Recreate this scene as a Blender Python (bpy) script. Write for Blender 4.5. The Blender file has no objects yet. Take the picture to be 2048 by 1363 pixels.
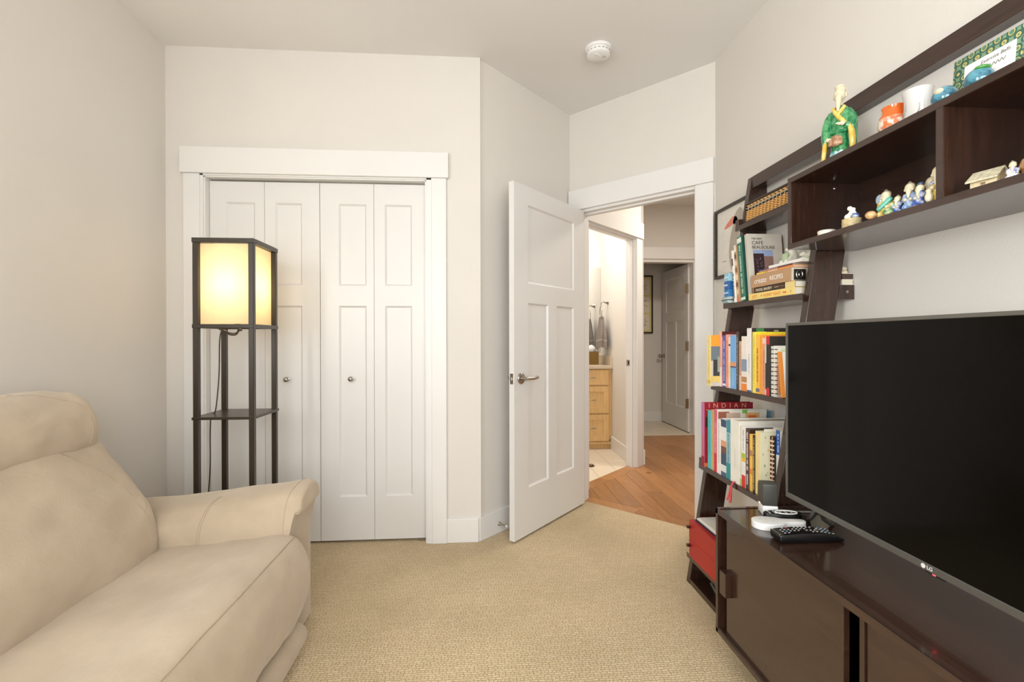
import bpy, bmesh, math, random
from mathutils import Matrix, Vector, Euler
random.seed(7)
PI = math.pi
S2 = math.sqrt(0.5)
scene = bpy.context.scene
COL = scene.collection

# ------------------------------------------------------------------ camera
CAM_F, CAM_YAW, CAM_PITCH, CAM_ROLL, CAM_H = 958.05, 0.0700, -0.0036, -0.0021, 1.1473
def cam_basis():
    cy, sy = math.cos(CAM_YAW), math.sin(CAM_YAW)
    f = Vector((sy, cy, 0)); r = Vector((cy, -sy, 0)); u = Vector((0, 0, 1))
    cp, sp = math.cos(CAM_PITCH), math.sin(CAM_PITCH)
    f, u = f*cp + u*sp, u*cp - f*sp
    cr, sr = math.cos(CAM_ROLL), math.sin(CAM_ROLL)
    r, u = r*cr + u*sr, u*cr - r*sr
    return r, u, f
_r, _u, _f = cam_basis()
cam_data = bpy.data.cameras.new('camera')
cam_data.sensor_fit = 'HORIZONTAL'; cam_data.sensor_width = 36.0
cam_data.lens = CAM_F*36.0/2048.0
cam_data.clip_start = 0.02
cam = bpy.data.objects.new('camera', cam_data); COL.objects.link(cam)
cam.matrix_world = Matrix(((_r.x, _u.x, -_f.x, 0), (_r.y, _u.y, -_f.y, 0), (_r.z, _u.z, -_f.z, CAM_H), (0, 0, 0, 1)))
scene.camera = cam

# ------------------------------------------------------------------ world, exposure, daylight
world = bpy.data.worlds.new('world'); scene.world = world; world.use_nodes = True
wb = world.node_tree.nodes['Background']
wb.inputs[0].default_value = (0.80, 0.88, 1.0, 1); wb.inputs[1].default_value = 1.0
vs = scene.view_settings
vs.view_transform = 'Standard'; vs.look = 'None'; vs.exposure = 0.09; vs.gamma = 1.0
vs.use_curve_mapping = False
def area_light(name, loc, size, size_y, energy, color, target, spread=PI):
    d = bpy.data.lights.new(name, 'AREA'); d.shape = 'RECTANGLE'; d.size = size; d.size_y = size_y
    d.energy = energy; d.color = color; d.spread = spread
    o = bpy.data.objects.new(name, d); COL.objects.link(o)
    o.location = loc
    o.rotation_euler = (Vector(target)-Vector(loc)).to_track_quat('-Z', 'Y').to_euler()
    return o
WARM = (1.0, 0.93, 0.83)
# daylight enters by the windows in the walls behind and to the left of the camera (set in their openings)
area_light('window_back_offscreen', (0.27, -1.205, 1.50), 1.78, 1.28, 60, (0.93, 0.975, 1.0), (0.27, 3.0, 1.50))
area_light('window_left_offscreen', (-1.696, -0.55, 1.50), 0.82, 1.24, 56, (0.93, 0.975, 1.0), (1.2, -0.55, 1.50))
# the bathroom and the hall are lit by their own lights, out of sight behind the walls
area_light('bath_ceiling_lamp_offscreen', (0.85, 4.55, 2.70), 0.5, 0.5, 23, (1.0, 0.95, 0.89), (0.9, 4.55, 0))
area_light('hall_ceiling_lamp_offscreen', (2.15, 3.85, 2.70), 0.4, 0.4, 27, WARM, (2.15, 3.85, 0))

# ------------------------------------------------------------------ materials
def lin(c):
    def f(v):
        v = v/255.0
        return v/12.92 if v <= 0.04045 else ((v+0.055)/1.055)**2.4
    return (f(c[0]), f(c[1]), f(c[2]), 1.0)
_mats = {}
def mat(name, col, rough=0.5, metal=0.0, var=0.04, scale=8.0, bump=0.0, bscale=None, spec=0.5, coat=0.0, stretch=(1, 1, 1), col2=None, emit=None, estr=0.0, detail=3.0):
    if name in _mats: return _mats[name]
    m = bpy.data.materials.new(name); m.use_nodes = True
    nt = m.node_tree; b = nt.nodes['Principled BSDF']
    tc = nt.nodes.new('ShaderNodeTexCoord'); mp = nt.nodes.new('ShaderNodeMapping')
    mp.inputs['Scale'].default_value = stretch
    nt.links.new(tc.outputs['Object'], mp.inputs[0])
    nz = nt.nodes.new('ShaderNodeTexNoise'); nz.inputs['Scale'].default_value = scale; nz.inputs['Detail'].default_value = detail
    nt.links.new(mp.outputs[0], nz.inputs['Vector'])
    rp = nt.nodes.new('ShaderNodeValToRGB')
    c = lin(col)
    if col2 is None:
        a = tuple(max(0, v*(1-var)) for v in c[:3]) + (1,)
        d = tuple(min(1, v*(1+var)) for v in c[:3]) + (1,)
        rp.color_ramp.elements[0].position = 0.3; rp.color_ramp.elements[1].position = 0.7
    else:
        a = c; d = lin(col2)
        rp.color_ramp.elements[0].position = 0.42; rp.color_ramp.elements[1].position = 0.58
    rp.color_ramp.elements[0].color = a; rp.color_ramp.elements[1].color = d
    nt.links.new(nz.outputs['Fac'], rp.inputs[0]); nt.links.new(rp.outputs[0], b.inputs['Base Color'])
    b.inputs['Roughness'].default_value = rough; b.inputs['Metallic'].default_value = metal
    b.inputs['Specular IOR Level'].default_value = spec
    b.inputs['Coat Weight'].default_value = coat
    if bump:
        nb = nt.nodes.new('ShaderNodeTexNoise'); nb.inputs['Scale'].default_value = bscale or scale*4; nb.inputs['Detail'].default_value = 4
        nt.links.new(mp.outputs[0], nb.inputs['Vector'])
        bp = nt.nodes.new('ShaderNodeBump'); bp.inputs['Strength'].default_value = bump; bp.inputs['Distance'].default_value = 0.01
        nt.links.new(nb.outputs['Fac'], bp.inputs['Height']); nt.links.new(bp.outputs[0], b.inputs['Normal'])
    if emit:
        b.inputs['Emission Color'].default_value = lin(emit); b.inputs['Emission Strength'].default_value = estr
    _mats[name] = m
    return m

WALL = mat('wall_paint', (221, 215, 207), 0.75, var=0.012, scale=3, bump=0.045, bscale=120)
CEIL = mat('ceiling_paint', (229, 226, 222), 0.85, var=0.012, scale=3, bump=0.045, bscale=120)
TRIM = mat('white_trim_paint', (230, 227, 223), 0.35, var=0.01, scale=4)
DOORP = mat('white_door_paint', (226, 223, 219), 0.32, var=0.01, scale=4, bump=0.02, bscale=160)
HOLESHADE = mat('painted_hole_shade', (40, 36, 32), 0.8)  # dark colour painted in for the shade inside small holes
NICKEL = mat('brushed_nickel', (176, 168, 158), 0.28, metal=1.0, var=0.05, scale=40)
BRONZE = mat('aged_brass_hinge', (150, 132, 104), 0.35, metal=1.0, var=0.06, scale=30)
ESPC, ESPK = (54, 34, 25), dict(rough=0.20, var=0.30, scale=6, spec=0.6, coat=0.3)
ESP = mat('espresso_wood', ESPC, stretch=(14, 1.2, 14), **ESPK)
ESPV = mat('espresso_wood_upright_grain', ESPC, stretch=(14, 14, 1.2), **ESPK)
ESPEDGE = ESPDOOR = ESPIN = ESP
BLACKP = mat('black_plastic', (18, 17, 17), 0.35, var=0.1)
PAGES = mat('book_pages', (226, 215, 196), 0.85, var=0.05, scale=60, stretch=(1, 20, 1))
WHITEP = mat('white_plastic', (236, 234, 230), 0.35, var=0.01)
CREAMC = mat('cream_glaze', (226, 212, 180), 0.28, var=0.12, scale=45, coat=0.3)

def carpet_mat():
    m = bpy.data.materials.new('carpet_loop_pile'); m.use_nodes = True
    nt = m.node_tree; b = nt.nodes['Principled BSDF']; b.inputs['Roughness'].default_value = 0.95
    b.inputs['Specular IOR Level'].default_value = 0.1
    b.inputs['Sheen Weight'].default_value = 0.25; b.inputs['Sheen Roughness'].default_value = 0.6
    tc = nt.nodes.new('ShaderNodeTexCoord')
    big = nt.nodes.new('ShaderNodeTexNoise'); big.inputs['Scale'].default_value = 2.2; big.inputs['Detail'].default_value = 4
    nt.links.new(tc.outputs['Object'], big.inputs['Vector'])
    dist = nt.nodes.new('ShaderNodeTexNoise'); dist.inputs['Scale'].default_value = 26; dist.inputs['Detail'].default_value = 2
    nt.links.new(tc.outputs['Object'], dist.inputs['Vector'])
    vm = nt.nodes.new('ShaderNodeVectorMath'); vm.operation = 'MULTIPLY_ADD'
    vm.inputs[1].default_value = (0.010, 0.010, 0.0)
    nt.links.new(dist.outputs['Color'], vm.inputs[0]); nt.links.new(tc.outputs['Object'], vm.inputs[2])
    br = nt.nodes.new('ShaderNodeTexBrick'); br.inputs['Scale'].default_value = 1.0
    br.inputs['Brick Width'].default_value = 0.024; br.inputs['Row Height'].default_value = 0.0105
    br.inputs['Mortar Size'].default_value = 0.0011; br.inputs['Mortar Smooth'].default_value = 0.8; br.inputs['Bias'].default_value = 0.1
    br.offset = 0.5; br.squash = 0.55; br.squash_frequency = 3
    br.inputs['Color1'].default_value = lin((238, 214, 174)); br.inputs['Color2'].default_value = lin((228, 202, 158)); br.inputs['Mortar'].default_value = lin((184, 152, 104))
    nt.links.new(vm.outputs[0], br.inputs['Vector'])
    fine = nt.nodes.new('ShaderNodeTexNoise'); fine.inputs['Scale'].default_value = 260; fine.inputs['Detail'].default_value = 3
    nt.links.new(tc.outputs['Object'], fine.inputs['Vector'])
    rp = nt.nodes.new('ShaderNodeValToRGB'); rp.color_ramp.elements[0].position = 0.3; rp.color_ramp.elements[1].position = 0.72
    rp.color_ramp.elements[0].color = (0.86, 0.85, 0.80, 1); rp.color_ramp.elements[1].color = (1.06, 1.06, 1.06, 1)
    nt.links.new(big.outputs['Fac'], rp.inputs[0])
    mx = nt.nodes.new('ShaderNodeMix'); mx.data_type = 'RGBA'; mx.blend_type = 'MULTIPLY'; mx.inputs[0].default_value = 1.0
    nt.links.new(br.outputs['Color'], mx.inputs[6]); nt.links.new(rp.outputs[0], mx.inputs[7])
    nt.links.new(mx.outputs[2], b.inputs['Base Color'])
    ad = nt.nodes.new('ShaderNodeMath'); ad.operation = 'MULTIPLY_ADD'; ad.inputs[1].default_value = -1.0
    nt.links.new(br.outputs['Fac'], ad.inputs[0]); nt.links.new(fine.outputs['Fac'], ad.inputs[2])
    bp = nt.nodes.new('ShaderNodeBump'); bp.inputs['Strength'].default_value = 0.8; bp.inputs['Distance'].default_value = 0.008
    nt.links.new(ad.outputs[0], bp.inputs['Height']); nt.links.new(bp.outputs[0], b.inputs['Normal'])
    return m
CARPET = carpet_mat()

def fabric_mat(name, c1, c2):
    m = bpy.data.materials.new(name); m.use_nodes = True
    nt = m.node_tree; b = nt.nodes['Principled BSDF']; b.inputs['Roughness'].default_value = 0.88
    b.inputs['Specular IOR Level'].default_value = 0.2
    b.inputs['Sheen Weight'].default_value = 0.3; b.inputs['Sheen Roughness'].default_value = 0.45
    b.inputs['Sheen Tint'].default_value = (1.0, 0.95, 0.88, 1)
    tc = nt.nodes.new('ShaderNodeTexCoord')
    nz = nt.nodes.new('ShaderNodeTexNoise'); nz.inputs['Scale'].default_value = 6; nz.inputs['Detail'].default_value = 5
    nt.links.new(tc.outputs['Object'], nz.inputs['Vector'])
    rp = nt.nodes.new('ShaderNodeValToRGB'); rp.color_ramp.elements[0].position = 0.35; rp.color_ramp.elements[1].position = 0.7
    rp.color_ramp.elements[0].color = lin(c1); rp.color_ramp.elements[1].color = lin(c2)
    nt.links.new(nz.outputs['Fac'], rp.inputs[0]); nt.links.new(rp.outputs[0], b.inputs['Base Color'])
    n2 = nt.nodes.new('ShaderNodeTexNoise'); n2.inputs['Scale'].default_value = 16; n2.inputs['Detail'].default_value = 9; n2.inputs['Roughness'].default_value = 0.62; n2.inputs['Distortion'].default_value = 0.25
    nt.links.new(tc.outputs['Object'], n2.inputs['Vector'])
    bp = nt.nodes.new('ShaderNodeBump'); bp.inputs['Strength'].default_value = 0.22; bp.inputs['Distance'].default_value = 0.012
    nt.links.new(n2.outputs['Fac'], bp.inputs['Height']); nt.links.new(bp.outputs[0], b.inputs['Normal'])
    return m
SUEDE = fabric_mat('tan_microsuede', (177, 160, 138), (191, 174, 152))
THREAD = mat('seam_thread', (172, 154, 130), 0.85, var=0.05)

def wood_mat(name, base, dark, sc=5.0, stretch=(16, 1, 16), rough=0.35):
    m = bpy.data.materials.new(name); m.use_nodes = True
    nt = m.node_tree; b = nt.nodes['Principled BSDF']; b.inputs['Roughness'].default_value = rough
    tc = nt.nodes.new('ShaderNodeTexCoord'); oi = nt.nodes.new('ShaderNodeObjectInfo')
    ml = nt.nodes.new('ShaderNodeMath'); ml.operation = 'MULTIPLY'; ml.inputs[1].default_value = 37.0
    nt.links.new(oi.outputs['Random'], ml.inputs[0])
    av = nt.nodes.new('ShaderNodeVectorMath'); av.operation = 'ADD'
    nt.links.new(tc.outputs['Object'], av.inputs[0]); nt.links.new(ml.outputs[0], av.inputs[1])
    mp = nt.nodes.new('ShaderNodeMapping'); mp.inputs['Scale'].default_value = stretch
    nt.links.new(av.outputs[0], mp.inputs[0])
    nz = nt.nodes.new('ShaderNodeTexNoise'); nz.inputs['Scale'].default_value = sc; nz.inputs['Detail'].default_value = 6; nz.inputs['Distortion'].default_value = 0.8
    nt.links.new(mp.outputs[0], nz.inputs['Vector'])
    rp = nt.nodes.new('ShaderNodeValToRGB'); rp.color_ramp.elements[0].position = 0.25; rp.color_ramp.elements[1].position = 0.75
    rp.color_ramp.elements[0].color = lin(dark); rp.color_ramp.elements[1].color = lin(base)
    nt.links.new(nz.outputs['Fac'], rp.inputs[0])
    hv = nt.nodes.new('ShaderNodeHueSaturation')
    mr = nt.nodes.new('ShaderNodeMapRange'); mr.inputs['To Min'].default_value = 0.80; mr.inputs['To Max'].default_value = 1.15
    nt.links.new(oi.outputs['Random'], mr.inputs[0]); nt.links.new(mr.outputs[0], hv.inputs['Value'])
    nt.links.new(rp.outputs[0], hv.inputs['Color'])
    # knots
    vo = nt.nodes.new('ShaderNodeTexVoronoi'); vo.inputs['Scale'].default_value = 2.3
    nt.links.new(av.outputs[0], vo.inputs['Vector'])
    kr = nt.nodes.new('ShaderNodeValToRGB'); kr.color_ramp.elements[0].position = 0.03; kr.color_ramp.elements[1].position = 0.09
    kr.color_ramp.elements[0].color = (0.45, 0.36, 0.3, 1); kr.color_ramp.elements[1].color = (1, 1, 1, 1)
    nt.links.new(vo.outputs['Distance'], kr.inputs[0])
    mx = nt.nodes.new('ShaderNodeMix'); mx.data_type = 'RGBA'; mx.blend_type = 'MULTIPLY'; mx.inputs[0].default_value = 1.0
    nt.links.new(hv.outputs[0], mx.inputs[6]); nt.links.new(kr.outputs[0], mx.inputs[7])
    nt.links.new(mx.outputs[2], b.inputs['Base Color'])
    return m
PLANK = wood_mat('maple_floor_plank', (182, 130, 82), (150, 100, 58))
MAPLE = mat('maple_cabinet', (222, 182, 124), 0.42, var=0.08, scale=5, stretch=(10, 10, 1))
TILE = mat('pale_floor_tile', (224, 210, 188), 0.4, var=0.06, scale=5, stretch=(1, 8, 1))
GROUT = mat('tile_grout', (206, 193, 172), 0.8)
COUNTER = mat('beige_quartz', (206, 190, 166), 0.3, var=0.12, scale=90)

# ------------------------------------------------------------------ mesh helper
class M:
    def __init__(s, smooth=False):
        s.v = []; s.f = []; s.smooth = smooth; s.X = Matrix.Identity(4)
    def xf(s, m): s.X = m; return s
    def add(s, vs, fs):
        o = len(s.v); s.v += [s.X @ Vector(p) for p in vs]; s.f += [tuple(i+o for i in f) for f in fs]; return s
    def bmadd(s, bm):
        bm.verts.index_update()
        s.add([v.co.copy() for v in bm.verts], [[v.index for v in f.verts] for f in bm.faces]); bm.free(); return s
    def box(s, lo, hi, b=0.0, seg=1):
        x0, y0, z0 = lo; x1, y1, z1 = hi
        vs = [(x0,y0,z0),(x1,y0,z0),(x1,y1,z0),(x0,y1,z0),(x0,y0,z1),(x1,y0,z1),(x1,y1,z1),(x0,y1,z1)]
        fs = [(3,2,1,0),(4,5,6,7),(0,1,5,4),(1,2,6,5),(2,3,7,6),(3,0,4,7)]
        if b <= 0: return s.add(vs, fs)
        bm = bmesh.new(); bv = [bm.verts.new(p) for p in vs]
        for f in fs: bm.faces.new([bv[i] for i in f])
        bmesh.ops.bevel(bm, geom=bm.edges[:], offset=b, segments=seg, profile=0.5, affect='EDGES', clamp_overlap=True)
        return s.bmadd(bm)
    def prism(s, poly, axis, a, b, bev=0.0, seg=2):
        # poly of 2d points; axis 0: (y,z) extruded x ; 1: (x,z) extruded y ; 2: (x,y) extruded z
        def P(p, t): return {0: (t, p[0], p[1]), 1: (p[0], t, p[1]), 2: (p[0], p[1], t)}[axis]
        n = len(poly)
        vs = [P(p, a) for p in poly] + [P(p, b) for p in poly]
        fs = [tuple(range(n)), tuple(range(2*n-1, n-1, -1))] + [(i, i+n, (i+1) % n + n, (i+1) % n) for i in range(n)]
        bm = bmesh.new(); bv = [bm.verts.new(p) for p in vs]
        for f in fs: bm.faces.new([bv[i] for i in f])
        bmesh.ops.recalc_face_normals(bm, faces=bm.faces[:])
        if bev: bmesh.ops.bevel(bm, geom=bm.edges[:], offset=bev, segments=seg, profile=0.5, affect='EDGES', clamp_overlap=True)
        return s.bmadd(bm)
    def tube(s, pts, r, n=10, caps=True):
        pts = [Vector(p) for p in pts]; rs = r if isinstance(r, (list, tuple)) else [r]*len(pts)
        rings = []; up = None
        for i, p in enumerate(pts):
            t = (pts[min(i+1, len(pts)-1)] - pts[max(i-1, 0)]).normalized()
            if up is None:
                up = Vector((0, 0, 1)) if abs(t.z) < 0.9 else Vector((1, 0, 0))
            a = t.cross(up); 
            if a.length < 1e-5: a = t.cross(Vector((0, 1, 0)))
            a.normalize(); bb = a.cross(t).normalized(); up = bb
            rings.append([p + (a*math.cos(k*2*PI/n) + bb*math.sin(k*2*PI/n))*rs[i] for k in range(n)])
        vs = [v for rg in rings for v in rg]; fs = []
        for i in range(len(pts)-1):
            for k in range(n):
                fs.append((i*n+k, (i+1)*n+k, (i+1)*n+(k+1) % n, i*n+(k+1) % n))
        if caps: fs += [tuple(range(n)), tuple(range(len(vs)-1, len(vs)-n-1, -1))]
        return s.add(vs, fs)
    def cyl(s, p0, p1, r, n=20): return s.tube([p0, p1], r, n)
    def lathe(s, prof, c=(0, 0, 0), n=24, ax='z', sx=1, sy=1):
        vs = []; fs = []; k = len(prof)
        for i in range(n):
            a = 2*PI*i/n
            for (r, z) in prof:
                p = (r*math.cos(a)*sx, r*math.sin(a)*sy, z)
                if ax == 'x': p = (p[2], p[0], p[1])
                elif ax == 'y': p = (p[0], p[2], p[1])
                vs.append((p[0]+c[0], p[1]+c[1], p[2]+c[2]))
        for i in range(n):
            j = (i+1) % n
            for q in range(k-1):
                fs.append((i*k+q, j*k+q, j*k+q+1, i*k+q+1))
        bm = bmesh.new(); bv = [bm.verts.new(s_) for s_ in vs]
        for f in fs:
            bm.faces.new([bv[i] for i in f])
        bmesh.ops.remove_doubles(bm, verts=bm.verts[:], dist=1e-6)
        bmesh.ops.holes_fill(bm, edges=[e for e in bm.edges if e.is_boundary], sides=0)
        bmesh.ops.recalc_face_normals(bm, faces=bm.faces[:])
        return s.bmadd(bm)
    def ball(s, c, r, n=16, rot=None):
        if not isinstance(r, (tuple, list)): r = (r, r, r)
        bm = bmesh.new(); bmesh.ops.create_uvsphere(bm, u_segments=n, v_segments=max(6, n*2//3), radius=1)
        mt = Matrix.Translation(c) @ (rot.to_4x4() if rot else Matrix.Identity(4)) @ Matrix.Diagonal((r[0], r[1], r[2], 1))
        bmesh.ops.transform(bm, matrix=mt, verts=bm.verts[:])
        return s.bmadd(bm)
    def grid(s, rows, closed_u=False, closed_v=False, capv=False):
        # rows[v][u] points
        nv = len(rows); nu = len(rows[0]); vs = [p for r in rows for p in r]; fs = []
        for j in range(nv - (0 if closed_v else 1)):
            for i in range(nu - (0 if closed_u else 1)):
                a = j*nu+i; b_ = j*nu+(i+1) % nu; jj = (j+1) % nv
                fs.append((a, b_, jj*nu+(i+1) % nu, jj*nu+i))
        if capv:
            fs.append(tuple(range(nu-1, -1, -1))); fs.append(tuple((nv-1)*nu+i for i in range(nu)))
        return s.add(vs, fs)
    def mesh(s, name):
        me = bpy.data.meshes.new(name); me.from_pydata([tuple(v) for v in s.v], [], s.f); me.update()
        bm = bmesh.new(); bm.from_mesh(me); bmesh.ops.recalc_face_normals(bm, faces=bm.faces[:]); bm.to_mesh(me); bm.free()
        if s.smooth:
            me.polygons.foreach_set('use_smooth', [True]*len(me.polygons))
            me.set_sharp_from_angle(angle=math.radians(s.smooth if not isinstance(s.smooth, bool) else 40))
        return me

def tagit(o, label=None, cat=None, group=None, kind=None):
    if label: o['label'] = label
    if cat: o['category'] = cat
    if group: o['group'] = group
    if kind: o['kind'] = kind
    return o
def build(name, m, material, parent=None, world=True, **kw):
    me = m.mesh(name) if isinstance(m, M) else m
    if parent is not None and world:
        me.transform(parent['_inv'] if False else INV[parent.name])
    me.materials.append(material)
    o = bpy.data.objects.new(name, me); COL.objects.link(o)
    if parent is not None: o.parent = parent
    INV[o.name] = INV[parent.name] if (parent is not None) else Matrix.Identity(4)
    tagit(o, **kw); return o
INV = {}
def thing(name, label, cat, loc=(0, 0, 0), rot=(0, 0, 0), group=None, kind=None):
    o = bpy.data.objects.new(name, None); o.empty_display_size = 0.05; COL.objects.link(o)
    o.location = loc; o.rotation_euler = rot
    tagit(o, label, cat, group, kind)
    INV[o.name] = (Matrix.Translation(loc) @ Euler(rot).to_matrix().to_4x4()).inverted()
    return o
def root_mesh(name, m, material, origin, label=None, cat=None, group=None, kind=None):
    """single-mesh top-level thing, its origin at the given point"""
    me = m.mesh(name); me.transform(Matrix.Translation(-Vector(origin))); me.materials.append(material)
    o = bpy.data.objects.new(name, me); COL.objects.link(o); o.location = origin
    INV[o.name] = Matrix.Translation(-Vector(origin))
    return tagit(o, label, cat, group, kind)
def struct(name, m, material, parent=None, label=None):
    o = build(name, m, material, parent)
    if parent is None: o['kind'] = 'structure'
    if label: o['label'] = label
    return o
def frame2(o, d, nrm):
    """matrix mapping local (s along d, n along nrm, z) to world"""
    return Matrix(((d[0], nrm[0], 0, o[0]), (d[1], nrm[1], 0, o[1]), (0, 0, 1, 0), (0, 0, 0, 1)))
_text_i = 0
def text_part(name, s, size, material, parent, mtx, extrude=0.0004, align='LEFT', xscale=1.0, local=True, shear=0.0, spacing=1.0):
    cu = bpy.data.curves.new('t', 'FONT'); cu.body = s; cu.size = size; cu.extrude = extrude; cu.align_x = align; cu.align_y = 'CENTER'
    cu.resolution_u = 2; cu.shear = shear; cu.space_character = spacing
    t = bpy.data.objects.new('t', cu); COL.objects.link(t)
    dg = bpy.context.evaluated_depsgraph_get()
    me = bpy.data.meshes.new_from_object(t.evaluated_get(dg))
    bpy.data.objects.remove(t); bpy.data.curves.remove(cu)
    me.transform(mtx @ Matrix.Diagonal((xscale, 1, 1, 1)))
    if not local: me.transform(INV[parent.name])
    me.name = name; me.materials.clear(); me.materials.append(material)
    o = bpy.data.objects.new(name, me); COL.objects.link(o); o.parent = parent
    INV[o.name] = INV[parent.name]
    return o
def axes(o, x, y):
    x = Vector(x).normalized(); y = Vector(y).normalized(); z = x.cross(y)
    return Matrix(((x.x, y.x, z.x, o[0]), (x.y, y.y, z.y, o[1]), (x.z, y.z, z.z, o[2]), (0, 0, 0, 1)))

# ------------------------------------------------------------------ room constants
H = 2.743
XL, YC = -1.691, 2.7275           # left wall, closet wall
B = Vector((-0.007, 2.7275)); C = Vector((0.6535, 3.3877)); D = Vector((1.365, 2.676))
XR = 1.365; YB = -1.20
CXL, CXR = -1.591, -0.179         # closet casing outer edges
JXL, JXR = -1.483, -0.298         # closet jamb faces
TH = 0.115

# ---- floors
def clip(poly, a, b, c):          # keep a*x+b*y<=c
    out = []
    for i in range(len(poly)):
        p, q = poly[i], poly[(i+1) % len(poly)]
        dp, dq = a*p[0]+b*p[1]-c, a*q[0]+b*q[1]-c
        if dp <= 0: out.append(p)
        if (dp < 0 < dq) or (dq < 0 < dp):
            t = dp/(dp-dq); out.append((p[0]+t*(q[0]-p[0]), p[1]+t*(q[1]-p[1])))
    return out
m = M(); m.prism([(XL-.1, YB-.1), (XR+.1, YB-.1), (XR+.1, 2.635), (XR+.0, 2.735), (0.737, 3.363), (0.60, 3.40), (XL-.1, 3.40)], 2, -0.06, 0.0)
struct('floor', m, CARPET)
m = M(); m.prism([(XR+.1, 2.635), (XR, 2.735), (0.737, 3.363), (0.6, 3.51), (1.30, 4.21), (1.45, 4.36), (1.45, 5.56), (3.3, 5.56), (3.3, 2.6)], 2, -0.08, -0.014)
fh = struct('floor_hall', m, GROUT)
def plank(poly):
    if len(poly) < 3: return
    mm = M(); mm.prism(poly, 2, -0.012, 0.0, 0.0012, 1); build('plank', mm, PLANK, fh)
def strip_planks(xa, xb, cons, ylo, yhi):
    y = ylo - random.uniform(0, 0.9)
    while y < yhi:
        L = random.uniform(0.55, 1.25)
        p = [(xa+.0008, y+.0008), (xb-.0008, y+.0008), (xb-.0008, y+L-.0008), (xa+.0008, y+L-.0008)]
        for c_ in cons: 
            if len(p) >= 3: p = clip(p, *c_)
        plank(p); y += L
bw_ = 0.105
x = 1.50
k = 0
xs = []
while x > 0.60: xs.append((x-0.127, x)); x -= 0.127
for (xa, xb) in xs:
    strip_planks(xa, xb, [(-1, -1, -(4.10+bw_*1.4142)), (-1, 1, 2.91-bw_*1.4142)], 2.6, 4.5)
x = 1.50
while x < 3.0:
    strip_planks(x, x+0.127, [(-1, -1, -(4.10+bw_*1.4142)), (0, 1, 5.555)], 2.6, 5.6); x += 0.127
# border boards: along the threshold and along the bathroom door
for (u0, u1) in ((-0.05, 0.43), (0.43, 1.10)):
    o_ = Vector((0.712, 3.388)); d_ = Vector((S2, -S2)); n_ = Vector((S2, S2))
    pl = [tuple(o_+d_*u0), tuple(o_+d_*(u1-.001)), tuple(o_+d_*(u1-.001)+n_*(bw_-.001)), tuple(o_+d_*u0+n_*(bw_-.001))]
    plank(pl)
for (u0, u1) in ((2.90, 3.45), (3.45, 4.09)):
    f_ = lambda u, n: ((u-n)*S2, (u+n)*S2)
    pl = [f_(u0, 2.0577-bw_+.001), f_(u1-.001, 2.0577-bw_+.001), f_(u1-.001, 2.057), f_(u0, 2.057)]
    pl = clip(pl, -1, -1, -(4.10+bw_*1.4142))
    plank(pl)
m = M(); m.prism([(0.35, 3.26), (0.60, 3.511), (1.45, 4.361), (1.45, 5.37), (0.35, 5.37)], 2, -0.08, -0.004)
fb = struct('floor_bath', m, GROUT)
for i in range(6):
    for j in range(-1, 5):
        xa = 0.40+i*0.20; ya = 3.2+j*0.6 + (0.3 if i % 2 else 0)
        p = [(xa, ya), (xa+.198, ya), (xa+.198, ya+.598), (xa, ya+.598)]
        for c_ in ((1, -1, -2.912), (1, 0, 1.40), (0, 1, 5.36), (-1, 0, -.352)):
            if len(p) >= 3: p = clip(p, *c_)
        if len(p) >= 3:
            mm = M(); mm.prism(p, 2, -0.003, 0.0, 0.001, 1); build('tile', mm, TILE, fb)
m = M(); m.box((1.45, 5.56, -0.08), (3.3, 6.65, -0.004)); ff = struct('floor_far', m, GROUT)
for i in range(4):
    for j in range(3):
        mm = M(); mm.box((1.70+i*.40+.001, 5.561+j*.40, -0.003), (1.70+(i+1)*.40-.001, 5.56+(j+1)*.40-.001, 0.0), 0.001); build('tile', mm, TILE, ff)

# ---- ceiling
m = M(); m.box((XL-.1, YB-.1, H), (3.3, 6.65, H+.1)); struct('ceiling', m, CEIL)

# ---- walls
VY0_, VY1_, VZ0_, VZ1_ = -1.02, -0.08, 0.82, 2.18
m = M(); m.box((XL-.1, VY1_, -.06), (XL, 3.42, H)); m.box((XL-.1, YB-.1, -.06), (XL, VY0_, H)); m.box((XL-.1, VY0_, -.06), (XL, VY1_, VZ0_)); m.box((XL-.1, VY0_, VZ1_), (XL, VY1_, H)); struct('wall_left', m, WALL)
m = M()
m.box((XL, YC, -.06), (JXL-.018, YC+TH, H)); m.box((JXR+.018, YC, -.06), (B.x+.02, YC+TH, H)); m.box((JXL-.018, YC, 2.055), (JXR+.018, YC+TH, H))
struct('wall_closet', m, WALL)
m = M(); m.box((XL, 3.34, -.06), (B.x+.5, 3.40, H)); m.box((B.x+.0, YC+TH, -.06), (B.x+.04, 3.36, H)); struct('wall_closet_back', m, WALL)
# angled wall, rounded outer corner at B
MB_ = frame2((0, 0), (S2, S2), (-S2, S2))       # local (u, n, z)
uB = (B.x+B.y)*S2; nB = (B.y-B.x)*S2; uC = (C.x+C.y)*S2; uD = uC
m = M(smooth=30)
r_ = 0.018
# bullnose corner arc between the closet wall face (normal -y) and the angled face (normal (1,-1)/sqrt2)
arc = []
cx_, cy_ = B.x - r_*math.tan(PI/8), B.y + r_
for i in range(7):
    a = -PI/2 + (PI/4)*i/6
    arc.append((cx_+r_*math.cos(a), cy_+r_*math.sin(a)))
f2 = lambda u, n: ((u-n)*S2, (u+n)*S2)
poly = [(cx_, B.y+TH)] + arc + [f2(uC+TH, nB), f2(uC+TH, nB+.126), f2(uB+.02, nB+.126)]
m.prism(poly, 2, -.06, H); struct('wall_angled', m, WALL)
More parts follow.
